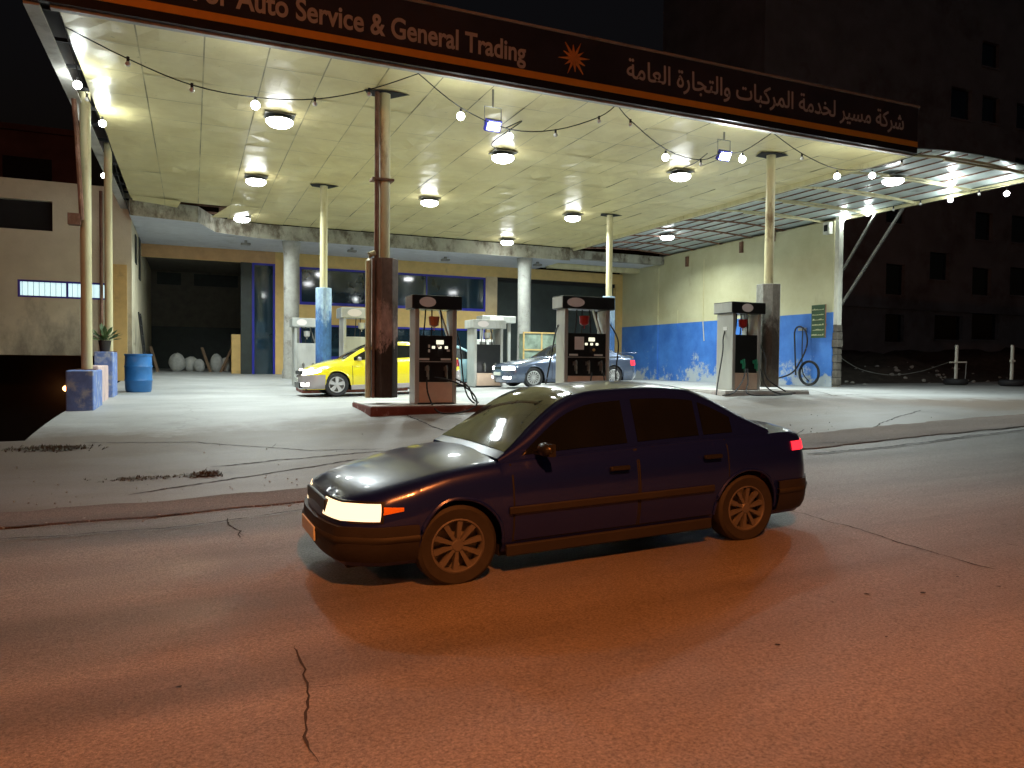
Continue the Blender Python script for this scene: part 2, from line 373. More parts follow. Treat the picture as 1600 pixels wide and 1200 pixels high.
# retaining edge of the forecourt above the lower yard
m_.grid(lambda y, k: (-2.2 - .02 * k, y, gz(-2.2, y) - (0 if k == 0 else 9)), YS2, [0, 1], True)
m_.grid(lambda x, k: (x, 12.4, gz(x, 12.4) - 9 * k), axis([(-60, -2.2, 2)]), [0, 1])
tag(m_.build('ground', 'forecourt', smooth=30), 'worn grey concrete forecourt of the filling station', 'ground', kind='structure')
def yardz(x, y): return -2.6 - max(0, y - 30) * .12
tag(MB().grid(lambda x, y: (x, y, yardz(x, y)), axis([(-90, -2.1, 4)]), axis([(12, 110, 4)])).build('terrain', 'yard'), 'dark lower ground beside the forecourt', 'terrain', kind='structure')
tag(MB().grid(lambda x, y: (x, y, 1.3 + .0 * x), axis([(-2, 120, 20)]), axis([(59.9, 160, 20)])).build('field', 'yard'), 'dark land far behind the station', 'ground', kind='structure')
tag(MB().grid(lambda x, y: (x, y, .4 + (x - 60) * .01), axis([(59.9, 140, 10)]), axis([(-25, 60, 10)])).build('field', 'yard'), 'dark land right of the forecourt', 'ground', kind='structure')
XR = axis([(-60, -6, 2), (-6, 24, .25), (24, 60, 1)])
rd = MB().grid(lambda x, k: (x, -24.5 + (yb(x) + jag(x) + 24.5) * k, gz(x, -24.5 + (yb(x) + jag(x) + 24.5) * k) + (.012 if k < 1 else .012)), XR, [i / 60 for i in range(61)])
tag(rd.build('road', 'road', smooth=40), 'worn asphalt street in front of the station', 'road', kind='structure')
st = MB().grid(lambda x, k: (x, yb(x) + .03 + jag(x) + (.62 + .05 * x * .6 + jag(x * .9, 3)) * k, gz(x, yb(x) + jag(x) + .03 + (.62 + .03 * x + jag(x * .9, 3)) * k) + (.02 if 0 < k < 1 else -.01)), XR, [0, .03, .35, .65, .97, 1])
tag(st.build('pavement', 'strip', smooth=40), 'narrow dirty asphalt strip along the street edge', 'pavement', kind='structure')
def crack(mb, pts, wd, off):
    wd *= .8
    P = []; dr = Vector((0, 0))
    for i in range(len(pts) - 1):
        a, b = Vector(pts[i]), Vector(pts[i + 1]); n = max(2, int((b - a).length / .05))
        for k in range(n):
            p = a.lerp(b, k / n); dr = dr * .86 + Vector((rnd.uniform(-.014, .014), rnd.uniform(-.014, .014))); P.append(p + dr)
            if off < .02 and rnd.random() < .04 and wd < .03: g_ = rnd.uniform(0, 2 * PI); l_ = rnd.uniform(.1, .35); br.append(([tuple(p), (p.x + l_ * math.cos(g_), p.y + l_ * math.sin(g_))], wd * .6, off))
    P.append(Vector(pts[-1]))
    vs = []; fs = []
    for i, p in enumerate(P):
        d = (P[min(i + 1, len(P) - 1)] - P[max(0, i - 1)]).normalized(); q = Vector((-d.y, d.x)) * wd * rnd.uniform(.3, 1.0) * min(1, i / 3 + .1, (len(P) - 1 - i) / 3 + .1) / 2
        for s_ in (-1, 1):
            r = p + q * s_; vs.append((r.x, r.y, gz(r.x, r.y) + off))
    fs = [(2 * i, 2 * i + 1, 2 * i + 3, 2 * i + 2) for i in range(len(P) - 1)]
    mb.add(vs, fs)
ck = MB(); br = []
def gp(px, py):      # pixel of a crack on the photographed ground -> ground point
    z = .3
    for _ in range(8):
        p = at(px, py, Z=z); z = gz(p.x, p.y)
    return (p.x, p.y)
for pts, wd in (([(1225, 795), (1290, 815), (1345, 830), (1400, 850), (1470, 870), (1560, 893)], .022), ([(462, 1010), (466, 1060), (474, 1120), (480, 1160), (500, 1200)], .018),
                ([(356, 810), (362, 822), (376, 832), (374, 844)], .03), ([(1570, 851), (1595, 856)], .05), ([(600, 985), (640, 980)], .01)):
    crack(ck, [gp(*p) for p in pts], wd, .0165)
for pts, wd in (([(0, 829), (200, 813), (400, 795), (480, 788)], .05), ([(0, 848), (260, 830), (480, 800)], .035), ([(1260, 712), (1400, 700), (1500, 685), (1600, 672)], .07), ([(1270, 695), (1400, 683), (1530, 670), (1600, 660)], .04)):
    crack(ck, [gp(*p) for p in pts], wd, .030)
for pts, wd in (([(125, 684), (300, 675), (480, 668), (600, 659)], .03), ([(330, 735), (460, 722), (560, 712), (620, 708)], .05), ([(200, 775), (330, 755), (420, 742), (560, 722)], .05),
                ([(620, 640), (690, 645), (780, 640)], .06), ([(640, 655), (720, 648), (800, 646)], .03), ([(1230, 622), (1300, 619), (1400, 615)], .05), ([(1330, 640), (1352, 637), (1375, 634), (1440, 632)], .04), ([(1180, 640), (1260, 630)], .03)):
    crack(ck, [gp(*p) for p in pts], wd, .005)
for a_ in list(br): crack(ck, *a_)
tag(ck.build('ground_cracks', mat('crack_dark', (.02, .016, .013), .9, bmp=0)), 'dark cracks running across asphalt and concrete', 'cracks', kind='structure')
# potholes / tar marks on the street
sp = MB()
for px, py, r in ((1354, 932, .022), (1442, 930, .02), (1215, 1012, .018), (1385, 1000, .01), (280, 1078, .015), (1496, 905, .012), (1560, 920, .016), (1300, 945, .01)):
    x, y = gp(px, py); n = 9
    vs = [(x + r * rnd.uniform(.6, 1.3) * math.cos(2 * PI * k / n) * 1.6, y + r * rnd.uniform(.6, 1.2) * math.sin(2 * PI * k / n), gz(x, y) + .018) for k in range(n)]
    sp.add([(x + (v[0] - x) * .7, y + (v[1] - y) * .7, v[2]) for v in vs], [tuple(range(n))])
tag(sp.build('asphalt_stains', 'dark'), 'small dark tar spots on the street', 'stains', kind='structure')

# ------------------------------------------------------------------ canopy
ZC = 6.75
cx0, cx1, cy0, cy1 = -1.8, 15.75, 12.45, 29.5
can = thing('canopy', (7, 21, ZC), 'large flat station canopy with yellow panelled ceiling and dark lettered fascia', 'canopy')
rr = random.Random(3)
cm = MB(); px_, py_ = 1.0, 1.3
nx = int(round((cx1 - cx0) / px_)) + 1; ny = int(round((cy1 - cy0) / py_)) + 1
hole_pts = [(3.5, 14.15), (13.15, 14.2), (3.6, 22.3), (13.35, 22.3)]
for i in range(nx):
    for j in range(ny):
        x0 = cx0 + i * px_; x1 = min(x0 + px_, cx1); y0 = cy0 + j * py_ + .05 * (j == 0) ; y1 = min(cy0 + .05 + (j + 1) * py_, cy1)
        if x1 - x0 < .1 or y1 - y0 < .1: continue
        if x0 < 1.2 and y0 > 26.3: continue
        if 1.2 <= x0 < 2.4 and y0 > 27.8 and False: continue
        t0 = rr.uniform(-.011, .011); t1 = rr.uniform(-.011, .011)
        K = 3; zz = {}
        for a in range(K + 1):
            for b in range(K + 1):
                e = (a in (0, K)) or (b in (0, K))
                zz[a, b] = ZC + (rr.uniform(-.004, .004) if e else rr.uniform(-.022, .018)) + t0 * (a / K - .5) + t1 * (b / K - .5)
        vs = [(x0 + (x1 - x0) * a / K, y0 + (y1 - y0) * b / K, zz[a, b]) for a in range(K + 1) for b in range(K + 1)]
        fs = []
        for a in range(K):
            for b in range(K):
                q = (a * (K + 1) + b, (a + 1) * (K + 1) + b, (a + 1) * (K + 1) + b + 1, a * (K + 1) + b + 1)
                if rr.random() < .5: fs += [(q[0], q[1], q[2]), (q[0], q[2], q[3])]
                else: fs += [(q[0], q[1], q[3]), (q[1], q[2], q[3])]
        cm.add(vs, fs)
cm.build('ceiling', 'ceiling', can)
# loose, sagging panels by the torn corner
lp = MB(); lp.add([(-1.75, 26.3, 6.74), (-.3, 26.35, 6.7), (-.6, 27.6, 6.45), (-1.7, 27.3, 6.5)], [(0, 1, 2, 3)]); lp.build('loose_panel', 'ceiling', can)
lp = MB(); lp.add([(1.2, 26.4, 6.74), (2.2, 26.5, 6.72), (1.9, 27.6, 6.66), (1.3, 27.8, 6.55), (.6, 27.3, 6.42)], [(0, 1, 2, 3, 4)]); lp.build('loose_panel', 'ceiling', can)
MB().box(cx0 - .1, cx1, cy0 + .12, cy1 + .2, 7.45, 7.6).build('roof_deck', 'dark', can)
fr = MB()
for x in (-1.5, 1, 3.5, 6, 8.5, 11, 13.2, 15.5): fr.box(x - .08, x + .08, cy0 + .15, cy1, 6.95, 7.4)
for y in (27.4, 28.8): fr.box(cx0, 3.2, y - .03, y + .03, 6.80, 6.88)
fr.build('roof_frame', 'rust_metal', can)
FY = 12.36
MB().box(-2.2, 15.8, FY, FY + .09, 6.91, 7.70).build('fascia_panel', 'fascia', can)
MB().box(-2.2, 15.8, FY - .012, FY + .09, 6.78, 6.905).build('orange_stripe', 'orange_stripe', can)
MB().box(-2.2, 15.8, FY - .004, FY + .09, 6.64, 6.775).build('fascia_base', 'fascia_black', can)
MB().box(-2.23, 15.84, FY - .02, FY + .12, 7.705, 7.75).build('top_rail', 'trim', can)
MB().box(-1.85, 15.78, FY + .095, FY + .2, 6.60, 6.72).build('ceiling_trim', 'trim', can)
MB().box(-2.14, -2.08, FY + .1, 29.4, 6.7, 7.7).build('side_fascia', 'fascia_black', can)
MB().box(-2.18, -1.98, FY + .1, 29.3, 6.6, 6.64).build('side_flange', 'trim', can)
MB().box(15.76, 15.86, FY + .22, 29.8, 6.62, 7.5).build('side_beam', 'cream_metal', can)
for k in range(14): y = 13 + k * 1.2; MB().box(-2.07, -1.82, y, y + .05, 6.78, 6.84).build('edge_bracket', 'dark', can)

def text_mesh(body, width, height_scale=1., off=.0):
    from mathutils.geometry import tessellate_polygon, interpolate_bezier
    cu = bpy.data.curves.new('txt', 'FONT'); cu.body = body
    o = bpy.data.objects.new('txt', cu); COL.objects.link(o); bpy.context.view_layer.update()
    cv = o.to_curve(bpy.context.evaluated_depsgraph_get()); polys = []
    for sp_ in cv.splines:
        P = []
        if sp_.type == 'BEZIER':
            B = sp_.bezier_points; n = len(B)
            for i in range(n):
                a, b = B[i], B[(i + 1) % n]; P += [Vector(q).to_2d() for q in interpolate_bezier(a.co, a.handle_right, b.handle_left, b.co, 5)[:-1]]
        else: P = [Vector(q.co[:2]) for q in sp_.points]
        Q = []
        for q in P:
            if not Q or (q - Q[-1]).length > 1e-4: Q.append(q)
        if len(Q) > 2 and (Q[0] - Q[-1]).length < 1e-4: Q.pop()
        if len(Q) > 2: polys.append(Q)
    bpy.data.objects.remove(o)
    area = lambda P: sum(P[i].x * P[(i + 1) % len(P)].y - P[(i + 1) % len(P)].x * P[i].y for i in range(len(P))) / 2
    big = max(polys, key=lambda P: abs(area(P))); sg = 1 if area(big) > 0 else -1
    def fat(P):
        out = []
        for i, p in enumerate(P):
            d = (P[(i + 1) % len(P)] - P[i - 1]); d = d.normalized() if d.length > 0 else d; out.append(p + Vector((d.y, -d.x)) * off * sg)
        return out
    def inside(p, P):
        c = False
        for i in range(len(P)):
            a, b = P[i], P[i - 1]
            if (a.y > p.y) != (b.y > p.y) and p.x < (b.x - a.x) * (p.y - a.y) / (b.y - a.y) + a.x: c = not c
        return c
    outer = [P for P in polys if area(P) * sg > 0]; inner = [P for P in polys if area(P) * sg <= 0]
    vs = []; fs = []
    for k, P in enumerate(outer):
        L = [fat(P)] + [fat(h) for h in inner if inside(h[0], P)]; pts = [q for l in L for q in l]; o_ = len(vs); y = -.0006 * (k % 4)
        tri = tessellate_polygon([[Vector((q.x, q.y, 0)) for q in l] for l in L])
        vs += [(q.x, y, q.y) for q in pts]; fs += [tuple(i + o_ for i in t_) for t_ in tri]
    x0 = min(v[0] for v in vs); x1 = max(v[0] for v in vs); s_ = width / (x1 - x0)
    return [((v[0] - x0) * s_, v[1], v[2] * s_ * height_scale) for v in vs], fs
def latin_mesh(body, width, hs, off):
    cu = bpy.data.curves.new('txt', 'FONT'); cu.body = body; cu.offset = off; cu.resolution_u = 6
    o = bpy.data.objects.new('txt', cu); COL.objects.link(o); bpy.context.view_layer.update()
    me = bpy.data.meshes.new_from_object(o.evaluated_get(bpy.context.evaluated_depsgraph_get()))
    vs = [v.co.copy() for v in me.vertices]; fs = [tuple(p.vertices) for p in me.polygons]; bpy.data.objects.remove(o)
    x0 = min(v.x for v in vs); s_ = width / (max(v.x for v in vs) - x0)
    return [((v.x - x0) * s_, 0, v.y * s_ * hs) for v in vs], fs
def arabic(s):
    F = {'ا': (0xFE8D, 0), 'ب': (0xFE8F, 1), 'ة': (0xFE93, 0), 'ت': (0xFE95, 1), 'ج': (0xFE9D, 1), 'خ': (0xFEA5, 1), 'د': (0xFEA9, 0), 'ر': (0xFEAD, 0), 'س': (0xFEB1, 1),
         'ش': (0xFEB5, 1), 'ع': (0xFEC9, 1), 'ك': (0xFED9, 1), 'ل': (0xFEDD, 1), 'م': (0xFEE1, 1), 'و': (0xFEED, 0), 'ي': (0xFEF1, 1)}
    out = []
    for i, c in enumerate(s):
        if c == ' ': out.append(' '); continue
        b, d = F[c]; pv = i > 0 and s[i - 1] != ' ' and F[s[i - 1]][1]; nx_ = d and i + 1 < len(s) and s[i + 1] != ' '
        out.append(chr(b + (3 if pv and nx_ else 1 if pv else 2 if nx_ else 0)))
    return ''.join(reversed(out))
vs, fs = latin_mesh('For Auto Service & General Trading', 5.55, 1.28, .024)
MB().add([(v[0] + .03, v[1] + FY - .012, v[2] + 7.04) for v in vs], fs).build('lettering', 'text', can)
vs, fs = text_mesh(arabic('شركة مسير لخدمة المركبات والتجارة العامة'), 7.6, 1.12, .016)
MB().add([(v[0] + 7.72, v[1] + FY - .012, v[2] + 7.12) for v in vs], fs).build('lettering', 'text', can)
sm = MB(); n = 12
pts = []
for k in range(2 * n):
    r_ = (.33 if (k // 2) % 2 == 0 else .25) if k % 2 == 0 else .105
    a = PI * k / n + .1; pts.append((6.57 + r_ * math.cos(a), 7.28 + r_ * math.sin(a)))
nn = len(pts)
sm.add([(x, FY - .03, z) for x, z in pts] + [(6.57, FY - .04, 7.28)] + [(x, FY + .001, z) for x, z in pts], [(k, (k + 1) % nn, nn) for k in range(nn)] + [(k, (k + 1) % nn, nn + 1 + (k + 1) % nn, nn + 1 + k) for k in range(nn)])
sm.build('sun_emblem', mat('emblem_orange', (.85, .35, .10), .5), can)

# ------------------------------------------------------------------ columns
def column(x, y, base, casing_m, upper_m, label, rc=.25, n=8, ztop=3.56, pipes=False, rp=.11):
    t = thing('support_column', (x, y, base), label, 'column', 'columns holding up the canopy')
    MB().cyl((x, y, base), (x, y, ztop), rc, n=n, rot=PI / n).build('casing', casing_m, t, smooth=20, bevel=.01)
    MB().cyl((x, y, ztop), (x, y, 7.2), rp, n=16).build('pole', upper_m, t, smooth=40)
    # near-black sheet under the ceiling paints the shade of a ragged hole
    h = MB(); r_ = random.Random(int(x * 10))
    P = [(x - .42, y - .1), (x - .02, y - .26), (x + .16, y - .20), (x + .40, y - .16), (x + .16, y + .26), (x - .28, y + .22)]
    P = [(a + r_.uniform(-.05, .05), b + r_.uniform(-.05, .05)) for a, b in P]
    h.prism(P, ZC - .03, ZC - .026); h.build('opening_shade_patch', 'dark', t)
    if pipes:
        p = MB(); p.tube([(x - .33, y - .12, base), (x - .33, y - .12, 3.5), (x - .30, y - .1, 3.62), (x - .2, y - .08, 3.66)], .055, 10); p.build('conduit', 'cream_metal', t, smooth=40)
        p = MB(); p.tube([(x - .24, y - .18, base), (x - .24, y - .18, 3.5)], .03, 8); p.build('conduit', 'rust_metal', t, smooth=40)
        p = MB(); p.cyl((x - .16, y - .06, ztop), (x - .16, y - .06, 6.9), .048, n=10); p.build('drainpipe', 'rust_metal', t, smooth=40)
        MB().box(x - .26, x + .16, y - .14, y + .14, 5.05, 5.09).build('pipe_clamp', 'rust_metal', t)
        MB().box(x - .40, x - .2, y - .16, y - .05, 1.8, 1.86).build('pipe_clamp', 'cream_metal', t)
    return t
column(3.42, 14.15, .88, 'rust_casing', 'cream_metal', 'tall canopy column with rusty brown casing and pipes on front left island', pipes=True, rc=.275)
column(13.05, 14.2, 1.04, 'grey_casing', 'cream_metal', 'canopy column with stained grey casing beside the right pump', rc=.30)
column(3.58, 22.3, .72, 'blue_casing', 'cream_metal', 'canopy column with peeling blue casing behind the taxi', rc=.23, n=16, ztop=3.72)
column(13.35, 22.3, .9, 'blue_casing', 'cream_metal', 'canopy column with peeling blue casing behind the widest pump', rc=.22, n=16, ztop=3.9)

# islands
def island(x0, x1, y0, y1, h, label, side='island_red'):
    z0 = min(gz(x0, y0), gz(x1, y0), gz(x0, y1), gz(x1, y1)) - .1
    zt = max(gz(x0, y0), gz(x1, y0)) + h
    cx, cy = (x0 + x1) / 2, (y0 + y1) / 2
    t = thing('pump_island', (cx, cy, gz(cx, cy)), label, 'pump island', 'kerbed islands under the pumps')
    MB().box(x0, x1, y0, y1, z0, zt - .02).build('kerb', side, t, bevel=.02)
    MB().box(x0 + .012, x1 - .012, y0 + .012, y1 - .012, zt - .019, zt).build('top', 'island_top', t, bevel=.008)
    return zt
z_i1 = island(2.98, 5.25, 13.3, 15.0, .13, 'low dark red kerb island with brown column and left front pump')
z_i2 = island(6.3, 9.3, 13.3, 15.0, .12, 'island under the widest front pump half hidden by the passing car')
z_i3 = island(11.2, 13.75, 13.5, 15.1, .10, 'pale low island under the right pump and grey column', 'island_top')
z_i4 = island(2.9, 6.0, 21.7, 23.2, .12, 'island behind the taxi carrying two older pumps')
z_i5 = island(8.9, 13.9, 24.7, 26.2, .14, 'low pinkish island with the small white pump behind the cars', 'pink_block')

# ------------------------------------------------------------------ pumps
def pump(x0, W, y0, z, D, label, lower='beige_panel', filt='red_plastic', badge_x=.3, screens=1, nozzles=(.3, .75), H=2.1, face='black_plastic', leg='steel', head='black_plastic', grn=False, labels=True, hoses=()):
    t = thing('fuel_pump', (x0 + W / 2, y0 + D / 2, z), label, 'fuel pump', 'fuel dispensers on the islands')
    y1 = y0 + D; b0, b1, b2 = z + .43 * H / 2.1, z + 1.33 * H / 2.1, z + 1.83 * H / 2.1; zt = z + H
    hd = MB().box(x0, x0 + W, y0, y1, b2, zt).build('header', head, t, bevel=.015)
    MB().box(x0 - .008, x0 - .001, y0 + .02, y1 - .02, b2 + .02, zt - .02).build('header_end', 'steel', hd)
    bd = MB(); bx = x0 + W * badge_x; bz = (b2 + zt) / 2; n = 24; rx, rz_ = W * .165, (zt - b2) * .36
    bd.add([(bx + rx * math.cos(2 * PI * k / n), y0 - .006, bz + rz_ * math.sin(2 * PI * k / n)) for k in range(n)] + [(bx + rx * math.cos(2 * PI * k / n), y0 + .01, bz + rz_ * math.sin(2 * PI * k / n)) for k in range(n)],
           [tuple(range(n))] + [(k, (k + 1) % n, n + (k + 1) % n, n + k) for k in range(n)])
    bd.build('oval_badge', 'badge', hd)
    lx0, lx1 = x0 + .07, x0 + W - .09; lw = .085
    for a in (lx0, lx1 - lw):
        MB().box(a, a + lw, y0 + .05, y1 - .05, z, b2).build('side_pillar', leg, t, bevel=.012)
    ix0, ix1 = lx0 + lw, lx1 - lw
    MB().box(ix0 + .002, ix1 - .002, y0 + .07, y1 - .07, b0, b1).build('display_housing', face, t, bevel=.01)
    MB().box(ix0 + .002, ix1 - .002, y0 + .05, y1 - .05, z + .03, b0 - .004).build('lower_panel', lower, t, bevel=.008)
    MB().box(ix0 - .03, ix1 + .03, y0 + .045, y1 - .045, z - .01, z + .028).build('plinth', 'black_plastic', t)
    # recessed slanted brace seen through the open top
    MB().bar((ix1 - .03, y0 + D * .55, b1), (ix1 - .2, y0 + D * .55, b2), .09, .03).build('brace', 'steel', t)
    fm = MB(); fx = (ix0 + ix1) / 2; fm.cyl((fx, y0 + .2, b2 - .30), (fx, y0 + .2, b2 - .13), .095, .11, n=10); fm.cyl((fx, y0 + .2, b2 - .33), (fx, y0 + .2, b2 - .30), .04, .09, n=10); fm.cyl((fx, y0 + .2, b2 - .40), (fx, y0 + .2, b2 - .33), .014, n=6)
    fm.build('sight_filter', filt, t, smooth=30)
    r_ = MB()
    for dx in (-.2, -.04, .18): r_.tube([(fx + dx, y0 + .25, b1), (fx + dx * .9, y0 + .22, (b1 + b2) / 2), (fx + dx * .8, y0 + .24, b2 + .01)], .014, 6)
    r_.build('riser_pipe', 'rubber', t)
    fw = ix1 - ix0
    if labels:
        for k in range(screens):
            sx = ix0 + fw * (.62 if screens == 1 else .3 + .4 * k); sz = b1 - .13
            MB().box(sx - .075, sx + .075, y0 + .06, y0 + .07, sz - .04, sz + .04).build('display', 'screen_lit', t, bevel=.01)
            for q in (-.13, 0, .13): MB().box(sx + q - .032, sx + q + .032, y0 + .06, y0 + .07, sz - .125, sz - .075).build('display', 'screen_lit', t, bevel=.01)
            MB().box(sx - .05, sx + .05, y0 + .055, y0 + .07, sz - .28, sz - .16).build('keypad', 'rubber', t, bevel=.008)
        for q in (.15, .8): MB().box(ix0 + fw * q - .1, ix0 + fw * q + .1, y0 + .055, y0 + .07, b0 + .42, b0 + .46).build('price_label', 'pale_label', t)
        MB().box(ix0 + .004, ix1 - .004, y0 + .045, y0 + .07, b0 + .385, b0 + .40).build('shelf_strip', 'steel', t)
    for q in nozzles:
        x = ix0 + fw * q; nm = MB()
        nm.box(x - .035, x + .035, y0 - .02, y0 + .07, b0 + .22, b0 + .30); nm.box(x - .02, x + .02, y0 - .03, y0 + .03, b0 + .10, b0 + .24)
        nm.tube([(x, y0 + .03, b0 + .3), (x, y0 - .03, b0 + .32), (x, y0 - .05, b0 + .2), (x + .01, y0 - .03, b0 + .05)], .017, 8)
        nm.build('nozzle', 'green_plastic' if grn else 'steel_dark', t, smooth=40, bevel=.005)
    for hp in hoses:
        MB().tube(spline(hp, 10), .016, 7).build('hose', 'rubber', t, smooth=50)
    return t
def spline(P, n=8):
    P = [Vector(p) for p in P]; out = []
    for i in range(len(P) - 1):
        a, b, c, d = P[max(i - 1, 0)], P[i], P[i + 1], P[min(i + 2, len(P) - 1)]
        for k in range(n):
            t = k / n; out.append(.5 * ((2 * b) + (-a + c) * t + (2 * a - 5 * b + 4 * c - d) * t * t + (-a + 3 * b - 3 * c + d) * t ** 3))
    out.append(P[-1]); return out
M['screen_lit'] = emis('display_lit', (.95, .95, .7), 1.1)
M['steel_dark'] = mat('nozzle_metal', (.22, .22, .2), .4, .6)
g1 = z_i1 - .01
p1 = pump(3.84, 1.0, 13.6, z_i1, .5, 'front left fuel pump with orange filter beside the brown rusty column', filt='orange_plastic', nozzles=(.22, .78),
     hoses=[[(4.12, 13.57, z_i1 + .5), (4.13, 13.5, z_i1 + .2), (4.25, 13.25, z_i1 - .12), (4.65, 13.12, z_i1 - .13), (5.0, 13.2, z_i1 + .0), (4.95, 13.35, z_i1 + .25), (4.6, 13.45, z_i1 + .45), (4.25, 13.5, z_i1 + .52)],
            [(4.68, 13.52, z_i1 + .5), (4.9, 13.4, z_i1 + .35), (5.05, 13.5, z_i1 + .1), (5.25, 13.75, z_i1 + .02)],
            [(4.76, 13.95, z_i1 + 1.6), (4.86, 13.8, z_i1 + 1.2), (4.92, 13.7, z_i1 + .4), (5.1, 13.75, z_i1 + .05), (5.5, 13.9, z_i1 - .1)]])
p2 = pump(7.05, 1.25, 13.6, z_i2, .5, 'widest front pump with red filter and three nozzles, behind the passing car roof', nozzles=(.17, .5, .83), badge_x=.24,
     hoses=[[(7.12, 13.95, z_i2 + 1.5), (7.0, 13.85, z_i2 + 1.3), (6.85, 13.7, z_i2 + .9), (6.7, 13.6, z_i2 + .4), (6.6, 13.55, z_i2 + .03)],
            [(7.72, 13.55, z_i2 + .5), (7.6, 13.4, z_i2 + .25), (7.5, 13.35, z_i2 + .03)], [(8.0, 13.55, z_i2 + .5), (7.98, 13.42, z_i2 + .2), (8.0, 13.4, z_i2 + .03)],
            [(8.22, 13.9, z_i2 + 1.7), (8.38, 13.6, z_i2 + 1.2), (8.34, 13.6, z_i2 + .5), (8.4, 13.65, z_i2 + .03)]])
p3 = pump(11.57, 1.0, 13.75, z_i3 - .02, .68, 'right hand pump with green nozzles and red filter against the blue wall', labels=False, badge_x=.45, grn=True, nozzles=(.3, .85),
     hoses=[[(11.65, 14.1, z_i3 + 1.4), (11.52, 14.0, z_i3 + 1.2), (11.35, 13.8, z_i3 + .9), (11.0, 13.5, z_i3 + .3), (10.7, 13.2, z_i3 - .07)],
            [(11.95, 13.7, z_i3 + .5), (11.7, 13.5, z_i3 + .25), (11.2, 13.2, z_i3 - .02), (10.8, 13.1, z_i3 - .08)],
            [(12.0, 13.7, z_i3 + .5), (11.85, 13.5, z_i3 + .2), (11.5, 13.1, z_i3 - .05), (12.0, 12.95, z_i3 - .08), (12.8, 13.1, z_i3 - .07)],
            [(12.4, 13.7, z_i3 + .5), (12.4, 13.5, z_i3 + .1), (12.6, 13.3, z_i3 - .06), (13.2, 13.4, z_i3 - .06)],
            [(12.5, 14.1, z_i3 + 1.5), (12.62, 13.8, z_i3 + .8), (12.5, 13.6, z_i3 + .3), (12.9, 13.4, z_i3 - .02)]])
pump(4.05, 1.3, 22.0, z_i4, .8, 'old grey headed pump behind the taxi, right of the blue column', head='steel', face='steel', filt='steel', labels=False, lower='steel', H=2.35)
pump(3.0, 1.0, 24.9, gz(3.5, 25), .8, 'far grey pump behind the peeling blue column', head='steel', face='steel', filt='steel', labels=False, lower='white_paint', H=2.25)
t = pump(8.2, 1.15, 22.0, gz(8.8, 22.3) + .02, .8, 'rear pump with pink badge seen through the widest front pump', labels=False, head='steel', filt='steel', H=2.15)
MB().box(7.36, 7.58, 13.648, 13.655, z_i2 + .98, z_i2 + 1.25).build('paper_notice', 'badge', p2)
MB().cyl((7.82, 13.655, z_i2 + .98), (7.82, 13.64, z_i2 + .98), .03, n=12).build('yellow_sticker', 'yellow_wall', p2)
for k in range(2): MB().box(4.17, 4.21, 13.655, 13.665, z_i1 + 1.0 + .09 * k, z_i1 + 1.06 + .09 * k).build('keypad', 'pale_label', p1, bevel=.006)
for q, zq in ((4.55, 1.02), (4.35, 1.1)): MB().box(q, q + .06, 13.655, 13.665, z_i1 + zq, z_i1 + zq + .04).build('price_label', 'pale_label', p1)
MB().box(11.60, 11.615, 14.0, 14.0, 0, 0) if False else MB().box(11.628, 11.639, 14.0, 14.14, z_i3 + 1.42, z_i3 + 1.5).build('side_sticker', 'pale_label', p3)
# small white pump
zz = z_i5
t = thing('fuel_pump', (9.9, 25.4, zz), 'short white fuel pump with raised sign on a post, between the cars', 'fuel pump', 'fuel dispensers on the islands')
MB().box(9.45, 10.4, 25.05, 25.7, zz + .02, zz + 1.0).build('cabinet', 'white_paint', t, bevel=.02)
MB().box(9.43, 10.42, 25.03, 25.72, zz + 1.003, zz + 1.42).build('display_housing', 'white_paint', t, bevel=.03)
d = MB(); [d.box(9.58 + .38 * a, 9.85 + .38 * a, 25.01, 25.03, zz + 1.1 + .14 * b, zz + 1.19 + .14 * b) for a in (0, 1) for b in (0, 1)]; d.build('display', 'steel_dark', t)
MB().box(9.3, 9.425, 25.15, 25.6, zz + .02, zz + 1.3).build('hose_housing', 'steel', t, bevel=.03)
MB().box(9.28, 9.36, 25.0, 25.13, zz + .75, zz + .98).build('nozzle', 'red_plastic', t, bevel=.02)
for a in (9.75, 10.85): MB().box(a, a + .1, 25.35, 25.45, zz + (1.423 if a < 10 else 0), zz + 2.05).build('sign_post', 'steel', t)
h = MB().box(9.7, 11.05, 25.1, 25.7, zz + 2.053, zz + 2.3).build('header', 'steel', t, bevel=.02)
MB().box(10.0, 10.55, 25.085, 25.099, zz + 2.11, zz + 2.25).build('oval_badge', 'badge', h, bevel=.02)
MB().tube(spline([(9.3, 25.05, zz + .8), (9.2, 24.9, zz + .5), (9.15, 24.95, zz + .1)]), .02, 6).build('hose', 'rubber', t)
# glass display cabinet behind the blue car
zc = gz(12, 25)
t = thing('display_cabinet', (12.2, 25.6, zc), 'yellowish glass display cabinet behind the blue saloon', 'cabinet')
MB().box(11.45, 13.0, 25.3, 25.9, zc, zc + .7).build('base', 'white_paint', t, bevel=.01)
f = MB()
for x in (11.45, 12.2, 12.95): f.box(x, x + .05, 25.3, 25.35, zc + .7, zc + 1.85)
for z in (.7, 1.2, 1.85): f.box(11.45, 13.0, 25.29, 25.36, zc + z, zc + z + .05)
f.build('frame', 'yellow_wall', t)
MB().box(11.5, 12.95, 25.33, 25.8, zc + .75, zc + 1.84).build('pane', mat('cabinet_glass', (.3, .38, .3), .1, var=.5, scale=2), t)

